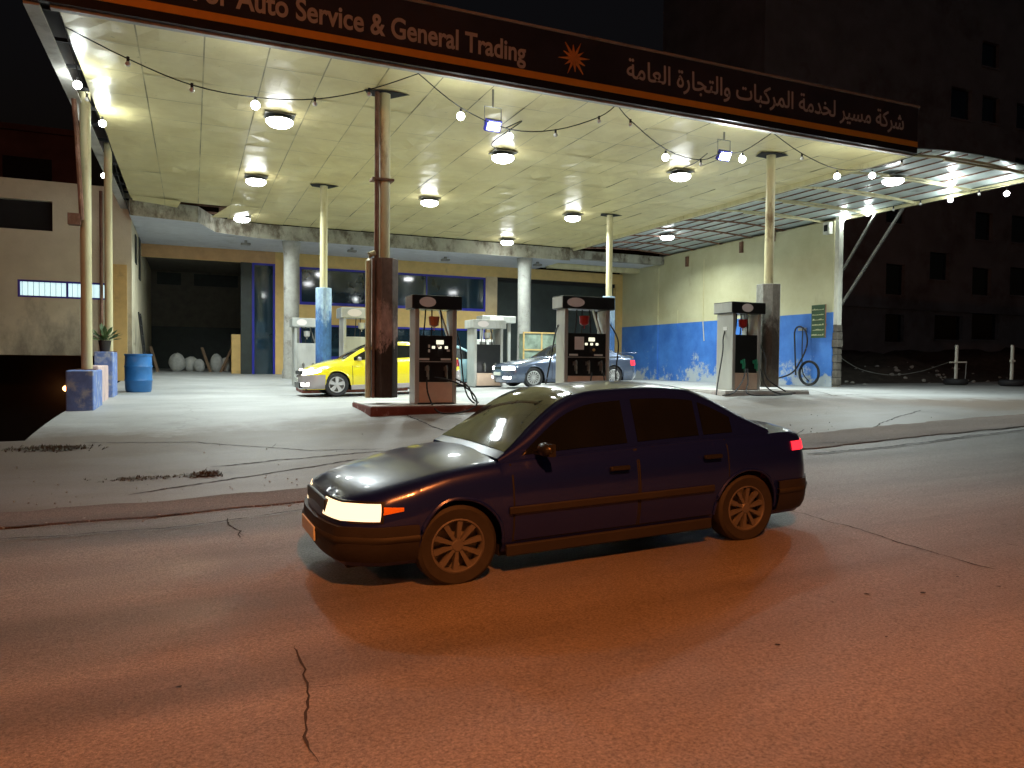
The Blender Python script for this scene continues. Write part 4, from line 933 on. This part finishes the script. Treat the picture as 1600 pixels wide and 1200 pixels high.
# ------------------------------------------------------------------ cars
def pchip(xs, ys):
    xs = np.array(xs, float); ys = np.array(ys, float); h = np.diff(xs); d = np.diff(ys) / h; m = np.zeros(len(xs))
    for i in range(1, len(xs) - 1):
        if d[i - 1] * d[i] > 0: w1 = 2 * h[i] + h[i - 1]; w2 = h[i] + 2 * h[i - 1]; m[i] = (w1 + w2) / (w1 / d[i - 1] + w2 / d[i])
    m[0], m[-1] = d[0], d[-1]
    def f(x):
        x = min(max(x, xs[0]), xs[-1]); i = min(int(np.searchsorted(xs, x, 'right')) - 1, len(h) - 1); t = (x - xs[i]) / h[i]
        return float(ys[i] * (1 + 2 * t) * (1 - t) ** 2 + m[i] * h[i] * t * (1 - t) ** 2 + ys[i + 1] * t * t * (3 - 2 * t) + m[i + 1] * h[i] * t * t * (t - 1))
    return f
PROF = pchip([0, .08, .3, .55, .62, .85, .95, 1], [.90, .94, .985, 1.0, .998, .975, .945, .90])
def wheel(parent, c, r, wd, sgn, spokes, rimc, twist=0.):
    wh = bpy.data.objects.new('wheel', None); COL.objects.link(wh); wh.parent = parent; wh.location = c
    k = sgn; rr_ = r * .66
    MB().lathe([(rr_, -wd / 2 * .9), (r * .90, -wd / 2), (r * .985, -wd / 2 * .8), (r, -wd / 4), (r, wd / 4), (r * .985, wd / 2 * .8), (r * .90, wd / 2), (rr_, wd / 2 * .9), (rr_ * .98, 0)], (0, 0, 0), 'Y', 36, False).build('tyre', 'tyre', wh, smooth=40, local=True)
    mb = MB()
    mb.lathe([(rr_ * 1.01, k * wd * .46), (rr_ * .95, k * wd * .48), (rr_ * .90, k * wd * .40), (rr_ * .88, k * wd * .1)], (0, 0, 0), 'Y', 36, False)
    mb.lathe([(.0, k * wd * .44), (r * .13, k * wd * .44), (r * .17, k * wd * .36), (r * .17, k * wd * .1)], (0, 0, 0), 'Y', 20, False)
    for q in range(spokes):
        a = 2 * PI * q / spokes + .2; wo = r * (.48 if spokes <= 6 else .36) / spokes * 1.9
        Mx = Matrix.Rotation(-a, 4, 'Y')
        yy = sorted((k * wd * .24, k * wd * .41)); vs = []
        for xx, hw, dy in ((r * .12, wo * .55, 0), (rr_ * .93, wo, k * wd * .02)):
            for yv in yy:
                for zz_ in (-hw, hw): vs.append(Mx @ Vector((xx, yv + dy, zz_)))
        mb.add(vs, [(0, 1, 3, 2), (4, 6, 7, 5), (0, 4, 5, 1), (2, 3, 7, 6), (0, 2, 6, 4), (1, 5, 7, 3)])
    mb.build('rim', rimc, wh, smooth=30, local=True)
    MB().lathe([(0, k * wd * .05), (rr_ * .9, k * wd * .05), (rr_ * .9, k * wd * .0), (0, 0)], (0, 0, 0), 'Y', 20).build('brake_disc', 'steel_dark', wh, local=True)
def car(name, loc, sp, label, cat='car', rz=0.):
    t = thing(name, loc, label, cat)
    t.rotation_euler = (0, sp.get('pitch', 0.), rz)
    L, W, zb0 = sp['L'], sp['W'], sp['sill']; xf, xr, wr = sp['xf'], sp['xr'], sp['wr']; Ra = wr * 1.16; paint = sp['paint']
    zs, ht, wf, zt = pchip(*sp['zs']), pchip(*sp['ht']), pchip(*sp['w']), pchip(*sp['zt']); cf, cr_ = sp.get('cf', .16), sp.get('cr', .12)
    def D(x, y, z):
        ya = min(1.1, abs(y) / W); f1 = max(0, 1 - x / .8); f2 = max(0, 1 - (L - x) / .7)
        nz = max(0, .3 - z) * .5 + max(0, z - .52) * sp.get('rake', .35); nr = max(0, .3 - z) * .4 + max(0, z - .6) * sp.get('rrake', .15)
        return (x + (cf * ya ** 3 + nz) * f1 - (cr_ * ya ** 3 + nr) * f2, y, z)
    def zlow(x):
        z = zb0
        for xc in (xf, xr):
            if abs(x - xc) < Ra: z = max(z, wr + math.sqrt(Ra * Ra - (x - xc) ** 2))
        return z
    def rnd_(x): d_ = min(x, L - x); return 1 - .20 * (1 - min(1, d_ / .24)) ** 2.4
    def sy(x, z): return wf(x) * rnd_(x) * PROF((z - zb0) / max(.05, zs(x) - zb0))
    st_ = set(np.round(np.linspace(0, L, 60), 4))
    for e in (0, L): st_ |= {round(abs(e - q), 4) for q in (.008, .02, .04, .06, .09, .12, .16, .2, .25)}
    for xc in (xf, xr): st_ |= {round(xc + Ra * math.cos(a), 4) for a in np.linspace(0, PI, 25)}
    st_ = sorted(x for x in st_ if 0 <= x <= L)
    NV, NT = 14, 7
    def ring(x):
        P = []; z0 = zlow(x); z1 = zs(x)
        for k in range(NV + 1):
            z = z0 + (z1 - z0) * k / NV; P.append((sy(x, z), z))
        y1 = P[-1][0]
        for k in range(1, NT + 1):
            u = k / NT; P.append((y1 * (1 - u), z1 + (ht(x) - z1) * math.sin(u * PI / 2) ** .75))
        return P
    mb = MB(); RG = [ring(x) for x in st_]; n = NV + NT + 1
    for sg in (-1, 1):
        mb.add([D(x, sg * y, z) for x, P in zip(st_, RG) for y, z in P], [(i * n + k, (i + 1) * n + k, (i + 1) * n + k + 1, i * n + k + 1) for i in range(len(st_) - 1) for k in range(n - 1)])
    for x, P in ((0, RG[0]), (L, RG[-1])):
        rows_ = [[D(x, y * f, z) for f in np.linspace(-1, 1, 17)] for y, z in P[:-1]]
        vs = [p for r_ in rows_ for p in r_]; mb.add(vs, [(i * 17 + k, i * 17 + k + 1, (i + 1) * 17 + k + 1, (i + 1) * 17 + k) for i in range(len(rows_) - 1) for k in range(16)])
    # greenhouse
    xc, xe, tum = sp['xc'], sp['xe'], sp.get('tum', .32); crown = .035
    def gp0(x): return wf(x) * .90 - .015, zs(x) - .03
    def yside(x, z): y0, z0 = gp0(x); return y0 - (z - z0) * tum
    def gring(x):
        y0, z0 = gp0(x); h = max(.002, zt(x) - z0); r_ = min(.11, h * .45); P = []
        for k in range(7): z = z0 + (h - r_) * k / 6; P.append((yside(x, z), z))
        ye, ze = P[-1]
        for k in range(1, 6): a = PI / 2 * k / 5; P.append((ye - r_ * (1 - math.cos(a)), ze + r_ * math.sin(a)))
        yt = P[-1][0]
        for k in range(1, 6): f = 1 - k / 5; P.append((yt * f, zt(x) + crown * min(1, h / .25) * (1 - f * f)))
        return P
    gx = list(np.linspace(xc, xe, 56)); G = [gring(x) for x in gx]; n = len(G[0])
    for sg in (-1, 1):
        mb.add([(x, sg * y, z) for x, P in zip(gx, G) for y, z in P], [(i * n + k, (i + 1) * n + k, (i + 1) * n + k + 1, i * n + k + 1) for i in range(len(gx) - 1) for k in range(n - 1)])
    mb.build('body', paint, t, smooth=38, local=True)
    ub = MB(); ub.box(.12, L - .12, -W + .27, W - .27, zb0 - .02, .5); ub.box(xf + Ra, xr - Ra, -W + .12, W - .12, zb0 - .04, zb0 + .05)
    for xw in (xf, xr): ub.box(xw - Ra, xw + Ra, -W + .24, W - .24, zb0, .7)
    ub.build('underbody', 'dark', t, local=True)
    # glass
    def top_patch(x0, x1, f, name):
        def fn(x, ff):
            y0, z0 = gp0(x); h = max(.002, zt(x) - z0); r_ = min(.11, h * .45); yt = yside(x, zt(x) - r_) - r_
            s_ = (zt(x + .01) - zt(x - .01)) / .02; nn_ = math.hypot(1, s_)
            return (x - s_ / nn_ * .006, yt * ff, zt(x) + crown * min(1, h / .25) * (1 - ff * ff) + .006 / nn_)
        MB().grid(fn, list(np.linspace(x0, x1, 16)), list(np.linspace(-f, f, 13))).build(name, 'car_glass', t, smooth=60, local=True)
    top_patch(sp['xc'] + .07, sp['xw1'], 1.0, 'windscreen'); top_patch(sp['xb0'], sp['xe'] - .06, 1.0, 'rear_window')
    for sg in (-1, 1):
        for (a, b) in sp['win']:
            def fn(x, v):
                lo = zs(x) + .035; hi = max(lo + .001, zt(x) - .10); z = lo + (hi - lo) * v; return (x, sg * (yside(x, z) + .005), z)
            MB().grid(fn, list(np.linspace(a, b, 14)), [0, .25, .5, .75, 1]).build('side_window', 'car_glass', t, smooth=60, local=True)
        # doors: thin skins proud of the body with dark shut lines
        for (a, b) in sp['doors']:
            def df(x, z, off): return D(x, sg * (sy(x, z) + off), z)
            zl = zb0 + .09
            xs_ = list(np.linspace(a, b, 12)); vv = [0, .15, .3, .5, .7, .85, 1]
            def cut(x): return max(zl, zlow(x) + .03)
            g = MB(); g.grid(lambda x, v: df(a + (b - a) * ((x - a) / (b - a)), cut(x) - .008 + (zs(x) - .004 - cut(x)) * v, .0025), [a - .013] + xs_ + [b + .013], vv)
            dg = MB(); dg.grid(lambda x, v: df(x, cut(x) + (zs(x) - .012 - cut(x)) * v, .006), xs_, vv)
            do = dg.build('door', paint, t, smooth=40, local=True); g.build('shut_line', 'dark', do, smooth=40, local=True)
            hx = b - .17; hz = zs(hx) - .14; y = sy(hx, hz) + .02; MB().box(hx - .1, hx + .08, *sorted((sg * y, sg * (y + .03))), hz - .018, hz + .018).build('handle', sp.get('handle', 'black_plastic'), do, bevel=.008, local=True)
        mx = sp['win'][0][0] + .12; mz = zs(mx) + .06; y = gp0(mx)[0] + .02
        mb = MB(); mb.ball((mx, sg * (y + .11), mz + .02), .05, .095, .055, 14, 10); mb.box(mx - .01, mx + .045, *sorted((sg * (y + .03), sg * (y + .19))), mz - .03, mz + .065); mb.box(mx - .02, mx + .03, *sorted((sg * (y - .05), sg * (y + .1))), mz - .03, mz + .0); mb.build('mirror', sp.get('mirror', paint), t, smooth=50, local=True)
    # bands round the ends: bumpers, lamps
    def band(z0, z1, front, side_x, off, name, m, ymin=None, xs0=None, z_tip=None):
        for sg in ((-1, 1) if ymin is not None else (0,)):
            path = []
            x_e = 0 if front else L
            if ymin is None:
                path += [('s', x, -1) for x in np.linspace(side_x, x_e, 14)[:-1]] + [('c', y, 0) for y in np.linspace(-.985, .985, 17)] + [('s', x, 1) for x in np.linspace(x_e, side_x, 14)[1:]]
            else:
                path += [('c', sg * y, 0) for y in np.linspace(ymin, .985, 8)] + ([('s', x, sg) for x in np.linspace(x_e, side_x, 8)[1:]] if abs(side_x - x_e) > .01 else [])
            if xs0 is not None: path = [('s', x, sg) for x in np.linspace(xs0, side_x, 8)]
            def P(q, v):
                kind, a, s_ = q; zz_ = z0 + (z1 - z0) * min(1, max(0, v - 1)); o_ = off * (.75 + .25 * math.sin(PI * (v - 1))) if 1 <= v <= 2 else -.03
                if kind == 's':
                    if z_tip is not None: f = abs(a - x_e) / max(.01, abs(side_x - x_e)); zz_ = zz_ + ((z0 + z1) / 2 + z_tip - zz_) * f * .7
                    x, y, z = D(a, s_ * (sy(a, zz_) + o_), zz_); return (x, y, z)
                w_ = sy(x_e, zz_); x, y, z = D(x_e, a * w_, zz_); return (x - o_ if front else x + o_, y * (1 + max(0, abs(a) - .9) * o_ * 8), z)
            MB().grid(P, path, [0, 1, 1.03, 1.2, 1.4, 1.6, 1.8, 1.97, 2, 3]).build(name, m, t, smooth=40, local=True)
    for b_ in sp['bands']: band(**b_)
    for bx_ in sp.get('boxes', []):
        nm, m, a = bx_[:3]; MB().box(*a).build(nm, m, t, bevel=bx_[3] if len(bx_) > 3 else .01, local=True)
    for sg in (-1, 1):
        for xw in (xf, xr):
            wheel(t, (xw, sg * (W - .115), wr), wr, .2, sg, sp['spokes'], sp['rim'])
            # wheel arch lip
            MB().tube([D(xw + Ra * math.cos(a), sg * (sy(xw + Ra * math.cos(a), max(zb0, wr + Ra * math.sin(a)) ) + .002), wr + Ra * math.sin(a)) for a in np.linspace(-.05, PI + .05, 22)], .014, 6).build('arch_trim', sp.get('lip', paint), t, smooth=50, local=True)
    return t
M['car_glass'] = mat('car_glass', (.006, .008, .009), .05, var=.2, bmp=0, spec=.5)
def carpaint(name, col, rough=.25, metal=.0, coat=1.): return mat(name, col, rough, metal, var=.06, scale=.8, bmp=0, coat=coat)
M['navy'] = carpaint('navy_paint', (.005, .012, .13), .28, .1, .5)
M['taxi_yellow'] = carpaint('taxi_yellow', (.85, .72, .02))
M['silver_trim'] = carpaint('silver_bumper', (.42, .38, .38), .35, .2)
M['blue_grey'] = carpaint('blue_grey_paint', (.10, .13, .20), .25, .4)
M['pale_blue'] = carpaint('pale_blue_paint', (.25, .42, .48), .3, .2)
M['grey_plastic'] = mat('grey_plastic', (.022, .022, .026), .55, var=.15, spec=.25)
M['head_on'] = emis('headlamp_lit', (1, .78, .50), 1.5)
M['head_white'] = emis('headlamp_white', (1, .97, .95), 6.)
M['tail_on'] = emis('tail_lit', (1, .02, .035), 2.2)
M['tail_off'] = mat('tail_red', (.35, .01, .015), .15, var=.1, bmp=0)
M['orange_lens'] = mat('orange_lens', (.8, .25, .03), .15, var=.1, bmp=0)
M['chrome'] = mat('chrome', (.7, .7, .7), .15, 1., var=.05, bmp=0)
M['alloy'] = mat('alloy', (.62, .62, .62), .3, .5, var=.08)
M['alloy_old'] = mat('alloy_old', (.13, .13, .14), .4, .4, var=.15)

# passing dark saloon
Z0 = gz(3.1, 6.0)
sp = dict(L=4.42, W=.85, sill=.2, xf=.86, xr=3.52, wr=.305, paint=M['navy'], xc=1.22, xe=3.86, xw1=1.98, xb0=3.12, spokes=10, rim=M['alloy_old'], rake=.30, rrake=.10, cf=.20, cr=.12, pitch=0,
          zs=([0, .3, 1.2, 2.2, 3.4, 4.1, 4.42], [.66, .74, .88, .92, .95, .955, .90]),
          ht=([0, .08, .4, 1.2, 1.6, 3.4, 3.9, 4.32, 4.42], [.68, .74, .82, .93, .95, 1.0, 1.02, 1.0, .93]),
          w=([0, .06, .25, .7, 1.4, 3.4, 4.1, 4.36, 4.42], [.79, .795, .81, .84, .85, .85, .83, .815, .81]),
          zt=([1.2, 1.32, 1.9, 2.1, 2.6, 3.05, 3.2, 3.7, 3.88], [.90, .97, 1.345, 1.395, 1.415, 1.385, 1.335, 1.07, .98]),
          win=[(1.42, 2.36), (2.46, 3.08), (3.13, 3.44)], doors=[(1.30, 2.38), (2.41, 3.3)], mirror=M['black_plastic'],
          bands=[dict(z0=.24, z1=.50, front=True, side_x=.86 - .37, off=.035, name='bumper', m='grey_plastic'),
                 dict(z0=.24, z1=.52, front=False, side_x=3.52 + .37, off=.035, name='bumper', m='grey_plastic'),
                 dict(z0=.525, z1=.675, front=True, side_x=.20, off=.003, name='lamp_surround', m='black_plastic', ymin=.47),
                 dict(z0=.54, z1=.66, front=True, side_x=.17, off=.010, name='headlight', m='head_on', ymin=.5),
                 dict(z0=.38, z1=.43, front=True, side_x=.86 - .37, off=.046, name='rub_strip', m='rubber'), dict(z0=.40, z1=.45, front=False, side_x=3.52 + .37, off=.046, name='rub_strip', m='rubber'),
                 
                 dict(z0=.565, z1=.65, front=True, side_x=.36, off=.006, name='indicator', m='orange_lens', ymin=.96, xs0=.19, z_tip=.01),
                 dict(z0=.79, z1=.87, front=False, side_x=4.12, off=.01, name='tail_light', m='tail_on', ymin=.5)],
          boxes=[('grille', 'black_plastic', (.015, .05, -.36, .36, .54, .65)), ('number_plate', 'plate', (-.05, -.036, -.26, .26, .32, .43)), ('number_plate', 'plate', (4.40, 4.425, -.26, .26, .70, .82)),
                 ('side_moulding', 'grey_plastic', (1.25, 3.14, -.872, -.85, .50, .56)), ('side_moulding', 'grey_plastic', (1.25, 3.14, .85, .872, .50, .56)),
                 ('sill_trim', 'grey_plastic', (1.24, 3.14, -.825, -.79, .17, .26)), ('sill_trim', 'grey_plastic', (1.24, 3.14, .79, .825, .17, .26))])
pc = car('passing_car', (.86, 5.72, Z0 - .055), sp, 'dark navy saloon driving past on the street, headlights on')
pc.rotation_euler = (0, -math.atan(.026), R(1.5)); pc.scale = (1.0, 1.0, .965)
for sg in (-1, 1):
    wp = MB(); wp.tube([(1.34, sg * .12, .985), (1.55, sg * .12 + .3, 1.10)], .012, 5); wp.build('wiper', 'rubber', pc, local=True)
l = light('headlight_beam', 'SPOT', (-.1, -.6, .6), 22, (1, .72, .45), pc, spot_size=R(75), spot_blend=.8, shadow_soft_size=.08); l.rotation_euler = (R(75), 0, R(90))
l = light('headlight_beam', 'SPOT', (-.1, .6, .6), 22, (1, .72, .45), pc, spot_size=R(75), spot_blend=.8, shadow_soft_size=.08); l.rotation_euler = (R(75), 0, R(90))

# taxi
sp = dict(L=4.6, W=.88, sill=.2, xf=.92, xr=3.55, wr=.325, paint=M['taxi_yellow'], xc=1.12, xe=4.25, xw1=2.0, xb0=3.55, spokes=5, rim=M['alloy'], rake=.40, rrake=.12, cf=.26, cr=.16,
          zs=([0, .3, 1.1, 2.2, 3.6, 4.3, 4.6], [.66, .76, .91, .96, 1.0, 1.02, .95]),
          ht=([0, .1, .45, 1.15, 1.6, 3.6, 4.2, 4.5, 4.6], [.68, .78, .90, 1.02, 1.03, 1.05, 1.1, 1.07, 1.0]),
          w=([0, .06, .3, .8, 1.4, 3.5, 4.2, 4.54, 4.6], [.76, .80, .85, .875, .88, .88, .85, .81, .78]),
          zt=([1.1, 1.25, 1.9, 2.2, 2.7, 3.2, 3.5, 4.1, 4.28], [.95, 1.05, 1.38, 1.44, 1.46, 1.43, 1.37, 1.15, 1.05]),
          win=[(1.42, 2.4), (2.5, 3.3), (3.36, 3.75)], doors=[(1.36, 2.44), (2.47, 3.45)], mirror=M['silver_trim'], handle='silver_trim',
          bands=[dict(z0=.22, z1=.60, front=True, side_x=.92 - .40, off=.02, name='bumper', m='silver_trim'),
                 dict(z0=.22, z1=.60, front=False, side_x=3.55 + .40, off=.02, name='bumper', m='silver_trim'),
                 dict(z0=.605, z1=.76, front=True, side_x=.36, off=.01, name='headlight', m='head_white', ymin=.62, z_tip=.04),
                 dict(z0=.30, z1=.40, front=True, side_x=.06, off=.028, name='fog_light', m='head_white', ymin=.6),
                 dict(z0=.72, z1=.92, front=False, side_x=4.3, off=.01, name='tail_light', m='tail_off', ymin=.55)],
          boxes=[('grille', 'black_plastic', (.0, .1, -.45, .45, .61, .72)), ('air_intake', 'black_plastic', (-.03, .05, -.48, .48, .25, .40)), ('number_plate', 'plate', (-.045, -.025, -.26, .26, .42, .53)),
                 ('sill_trim', 'silver_trim', (1.31, 3.16, -.865, -.80, .17, .30)), ('sill_trim', 'silver_trim', (1.31, 3.16, .80, .865, .17, .30)),
                 ('roof_sign', 'taxi_sign', (2.42, 2.62, -.22, .22, 1.50, 1.68), .03)])
M['taxi_sign'] = emis('taxi_sign', (.9, .7, .1), .5)
tx_ = car('taxi', (2.62, 20.45, gz(3.6, 20.4) - .02), sp, 'yellow taxi with silver bumpers and roof sign beside the brown column')
tx_.rotation_euler = (0, -.035, 0); tx_.scale = (.97, .97, .97)
# blue-grey saloon
sp = dict(L=4.45, W=.85, sill=.17, xf=.80, xr=3.50, wr=.31, paint=M['blue_grey'], xc=1.35, xe=3.85, xw1=2.05, xb0=3.1, spokes=14, rim=M['alloy'], rake=.12, rrake=.08, cf=.18, cr=.12,
          zs=([0, .3, 1.3, 2.2, 3.4, 4.1, 4.45], [.64, .72, .85, .89, .92, .93, .90]),
          ht=([0, .06, .4, 1.3, 1.7, 3.4, 3.9, 4.38, 4.45], [.66, .73, .80, .91, .93, .98, 1.0, .99, .95]),
          w=([0, .06, .25, .7, 1.4, 3.4, 4.1, 4.4, 4.45], [.76, .79, .82, .845, .85, .85, .83, .80, .78]),
          zt=([1.3, 1.45, 2.0, 2.2, 2.65, 3.0, 3.2, 3.7, 3.88], [.88, .95, 1.29, 1.34, 1.365, 1.335, 1.28, 1.04, .95]),
          win=[(1.55, 2.5), (2.6, 3.1), (3.15, 3.4)], doors=[(1.4, 2.5), (2.53, 3.3)],
          bands=[dict(z0=.2, z1=.52, front=True, side_x=.42, off=.02, name='bumper', m=M['blue_grey']),
                 dict(z0=.2, z1=.52, front=False, side_x=3.88, off=.02, name='bumper', m=M['blue_grey']),
                 dict(z0=.55, z1=.66, front=True, side_x=.12, off=.008, name='headlight', m='head_white', ymin=.5),
                 dict(z0=.28, z1=.36, front=True, side_x=.04, off=.028, name='fog_light', m='head_white', ymin=.68),
                 dict(z0=.64, z1=.80, front=False, side_x=4.2, off=.01, name='tail_light', m='tail_on', ymin=.5)],
          boxes=[('grille', 'black_plastic', (-.0, .05, -.3, .3, .56, .65)), ('spoiler', M['blue_grey'], (4.1, 4.42, -.72, .72, 1.02, 1.05)), ('number_plate', 'plate', (-.04, -.02, -.26, .26, .38, .48))])
bc = car('blue_saloon', (8.6, 20.85, gz(10.5, 20.5) - .03), sp, 'lowered blue grey saloon with multi spoke wheels behind the widest pump')
bc.rotation_euler = (0, -.02, 0); bc.scale = (1.03, 1, 1)
# pale blue hatchback, rear quarter seen behind the left pump
sp = dict(L=4.0, W=.83, sill=.2, xf=.75, xr=3.25, wr=.29, paint=M['pale_blue'], xc=.95, xe=3.92, xw1=1.7, xb0=3.4, spokes=6, rim=M['alloy'], cf=.2, cr=.14,
          zs=([0, .3, 1.0, 2.2, 3.4, 4.0], [.68, .76, .90, .93, .96, .94]),
          ht=([0, .08, .4, 1.0, 1.6, 3.4, 3.95, 4.0], [.7, .78, .88, 1.0, 1.0, 1.02, 1.03, .98]),
          w=([0, .06, .3, .8, 3.3, 3.9, 4.0], [.72, .76, .80, .825, .83, .79, .76]),
          zt=([.9, 1.1, 1.7, 2.0, 2.6, 3.2, 3.5, 3.8, 3.95], [.93, 1.03, 1.38, 1.44, 1.46, 1.43, 1.38, 1.15, 1.0]),
          win=[(1.3, 2.1), (2.2, 2.95), (3.02, 3.4)], doors=[(1.2, 2.15), (2.18, 3.0)],
          bands=[dict(z0=.22, z1=.55, front=True, side_x=.4, off=.02, name='bumper', m=M['pale_blue']), dict(z0=.22, z1=.55, front=False, side_x=3.6, off=.02, name='bumper', m=M['pale_blue']),
                 dict(z0=.58, z1=.72, front=True, side_x=.15, off=.008, name='headlight', m='chrome', ymin=.5), dict(z0=.62, z1=.95, front=False, side_x=3.8, off=.01, name='tail_light', m='tail_on', ymin=.7)])
lc = car('pale_hatchback', (9.85, 23.6, gz(8, 23.4)), sp, 'pale blue hatchback behind the front left pump', rz=PI)
lc.rotation_euler = (0, .02, PI)

# ------------------------------------------------------------------ right side
def barrier(p, lab, arm):
    t = thing('barrier_post', p, lab, 'barrier post', 'posts standing in old tyres')
    x, y, z = p
    b = MB()
    for k in range(1): b.lathe([(.15, .02), (.33, .0), (.40, .05), (.42, .12), (.40, .19), (.33, .24), (.15, .22)], (x, y, z), n=24)
    b.build('tyre', 'tyre', t, smooth=50)
    MB().lathe([(0, .17), (.15, .19), (.16, .05), (0, .05)], (x, y, z), n=16).build('concrete_fill', 'grey_conc', t)
    MB().bar((x, y, z + .1), (x + .01, y, z + 1.5), .075).build('post', 'post_white', t)
    if arm: MB().bar((x - .42, y - .05, z + .85), (x + .5, y - .05, z + .87), .05).build('crossbar', 'post_white', t); MB().tube([(x + .5, y - .05, z + .86), (x + .52, y, z + .1)], .012, 5).build('chain', 'steel', t)
    else: MB().bar((x - .16, y - .05, z + .92), (x + .06, y - .05, z + .92), .07).build('crossbar', 'post_white', t)
pA = at(1493, 603, Y=18.8); pB = at(1580, 604, Y=17.4)
barrier((pA.x, pA.y, gz(pA.x, pA.y)), 'pale post with crossbar standing in a tyre, left of the pair', True)
barrier((pB.x, pB.y, gz(pB.x, pB.y)), 'pale post with short stub arm in a tyre at the far right', False)
ch = [(21.0, 19.3, 1.9), (22.3, 19.5, 1.45), (23.6, 19.3, 1.25), (24.8, 19.0, 1.4), (pA.x - .42, pA.y, gz(pA.x, pA.y) + .86)]
tag(MB().tube(spline(ch), .012, 5).build('barrier_chain', 'steel_dark'), 'slack chain from the stone pier to the left barrier post', 'chain')
def mz(x, y):
    e = min(1, max(0, (y - 20.3) / 4)) * min(1, max(0, (x - 20.9) / 1.5)); return gz(x, y) - .12 + e * (1.0 + .35 * math.sin(x * .7) + .25 * math.sin(y * 1.1 + x) + rnd.uniform(-.1, .1)) * .8 * (1 + .02 * (y - 20))
tag(MB().grid(lambda x, y: (x, y, mz(x, y)), axis([(20.96, 60, .5)]), axis([(19.9, 36, .5)])).build('embankment', 'mound', smooth=60), 'dark rubble bank behind the barrier posts', 'bank', kind='structure')
rb = MB(); r_ = random.Random(11)
for k in range(90):
    x = r_.uniform(21.3, 34); y = r_.uniform(19.6, 24); s_ = r_.uniform(.03, .12); z = mz(x, y); rb.ball((x, y, z + s_ * .3), s_, s_ * .8, s_ * .6, 6, 4, .25)
tag(rb.build('rubble', 'grey_conc'), 'loose pale stones scattered on the dark bank', 'rubble', kind='stuff')

ap = thing('apartment_building', (60, 42, 1), 'tall unlit apartment building looming at the right', 'building')
mb = MB(); WN = [(48.15, 50.15, 7.0, 9.3), (52.9, 55.1, 8.4, 10.5), (57.9, 60.2, 7.4, 9.6), (58.1, 60.2, 11.9, 14.1), (53.6, 56.9, 3.7, 5.6), (58.0, 61.3, 3.8, 5.9), (54.8, 57.2, 21.2, 23.6), (58.5, 60.6, 21.4, 23.5),
                (62.6, 65, 7.6, 9.9), (62.6, 65, 12, 14.2), (62.8, 65, 17, 19), (48, 50, 12.4, 14.6), (62.8, 65, 21.4, 23.5), (48.2, 50.2, 3.4, 5.5), (58.3, 60.4, 25.8, 27.8)]
holes(mb, 36, 75, -2, 33, WN, 40, 40.35); mb.box(36, 36.3, 40.36, 52, -2, 33); mb.box(36.31, 75, 40.36, 52, 32.6, 33)
mb.build('wall', 'apt', ap)
MB().box(36.4, 74.9, 40.5, 40.6, -1, 32).build('unlit_interior', 'dark', ap)
for h in WN: 
    o = MB().box(h[0] - .08, h[1] + .08, 39.9, 39.995, h[2] - .15, h[2] - .02).build('window', 'apt', ap); MB().box(h[0] + .02, h[1] - .02, 40.27, 40.33, h[2] + .02, h[3] - .02).build('pane', 'glass', o)
MB().box(36, 75, 39.8, 39.99, 5.9, 6.1).build('string_course', 'apt', ap)

# small orange lantern in the black space under the left building
p = at(103, 607, Y=32.7); t = thing('wall_lantern', p, 'small glowing orange lantern in the black space below the left building', 'lantern')
MB().ball(p, .11, n=14).build('lamp_globe', emis('sodium_globe', (1, .42, .14), 12), t, smooth=80)
MB().cyl((p.x, p.y, p.z + .1), (p.x, p.y, p.z + .18), .06, .04, n=10).build('cap', 'steel_dark', t); MB().bar((p.x, p.y, p.z + .15), (p.x, 33.0, p.z + .22), .03).build('bracket', 'steel_dark', t)
light('lamp_light', 'POINT', (0, -.16, 0), 9, SODIUM, t, shadow_soft_size=.1)

# sodium street lamps on the near side of the street, behind the photographer
def street_lamp(x, y, power, lab, aim, size=150, blend=.9, h=8.5):
    z0 = gz(x, y); t = thing('street_lamp', (x, y, z0), lab, 'street lamp', 'sodium lamps along the near kerb')
    MB().cyl((x, y, z0), (x, y, z0 + h), .1, .06, n=12).build('pole', 'steel_dark', t, smooth=40)
    MB().tube([(x, y, z0 + h), (x, y + .5, z0 + h + .3), (x, y + 1.6, z0 + h + .4)], .04, 8).build('arm', 'steel_dark', t, smooth=40)
    hd = MB().box(x - .15, x + .15, y + 1.5, y + 2.1, z0 + h + .33, z0 + h + .5).build('lamp_head', 'steel_dark', t, bevel=.04)
    MB().box(x - .11, x + .11, y + 1.6, y + 2.05, z0 + h + .30, z0 + h + .328).build('lens', emis('sodium_lens', SODIUM, 20), hd)
    l = light('lamp_light', 'SPOT', (0, 1.85, h + .25), power, SODIUM, t, spot_size=R(size), spot_blend=blend, shadow_soft_size=.18)
    d = Vector(aim) - (t.location + Vector((0, 1.85, h + .25))); l.rotation_euler = d.to_track_quat('-Z', 'Y').to_euler()
street_lamp(.6, -4.5, SODIUM_W, 'sodium street lamp on the near kerb behind the viewpoint', (2.0, .5, 0), 98, 1.0)
street_lamp(-14, -4.5, SODIUM_W * .36, 'second sodium street lamp further left along the near kerb', (-4, 6, 3), 140, .8)
street_lamp(30, -2, SODIUM_W * .06, 'third sodium street lamp far right along the near kerb', (40, 20, 4), 120, 1.)
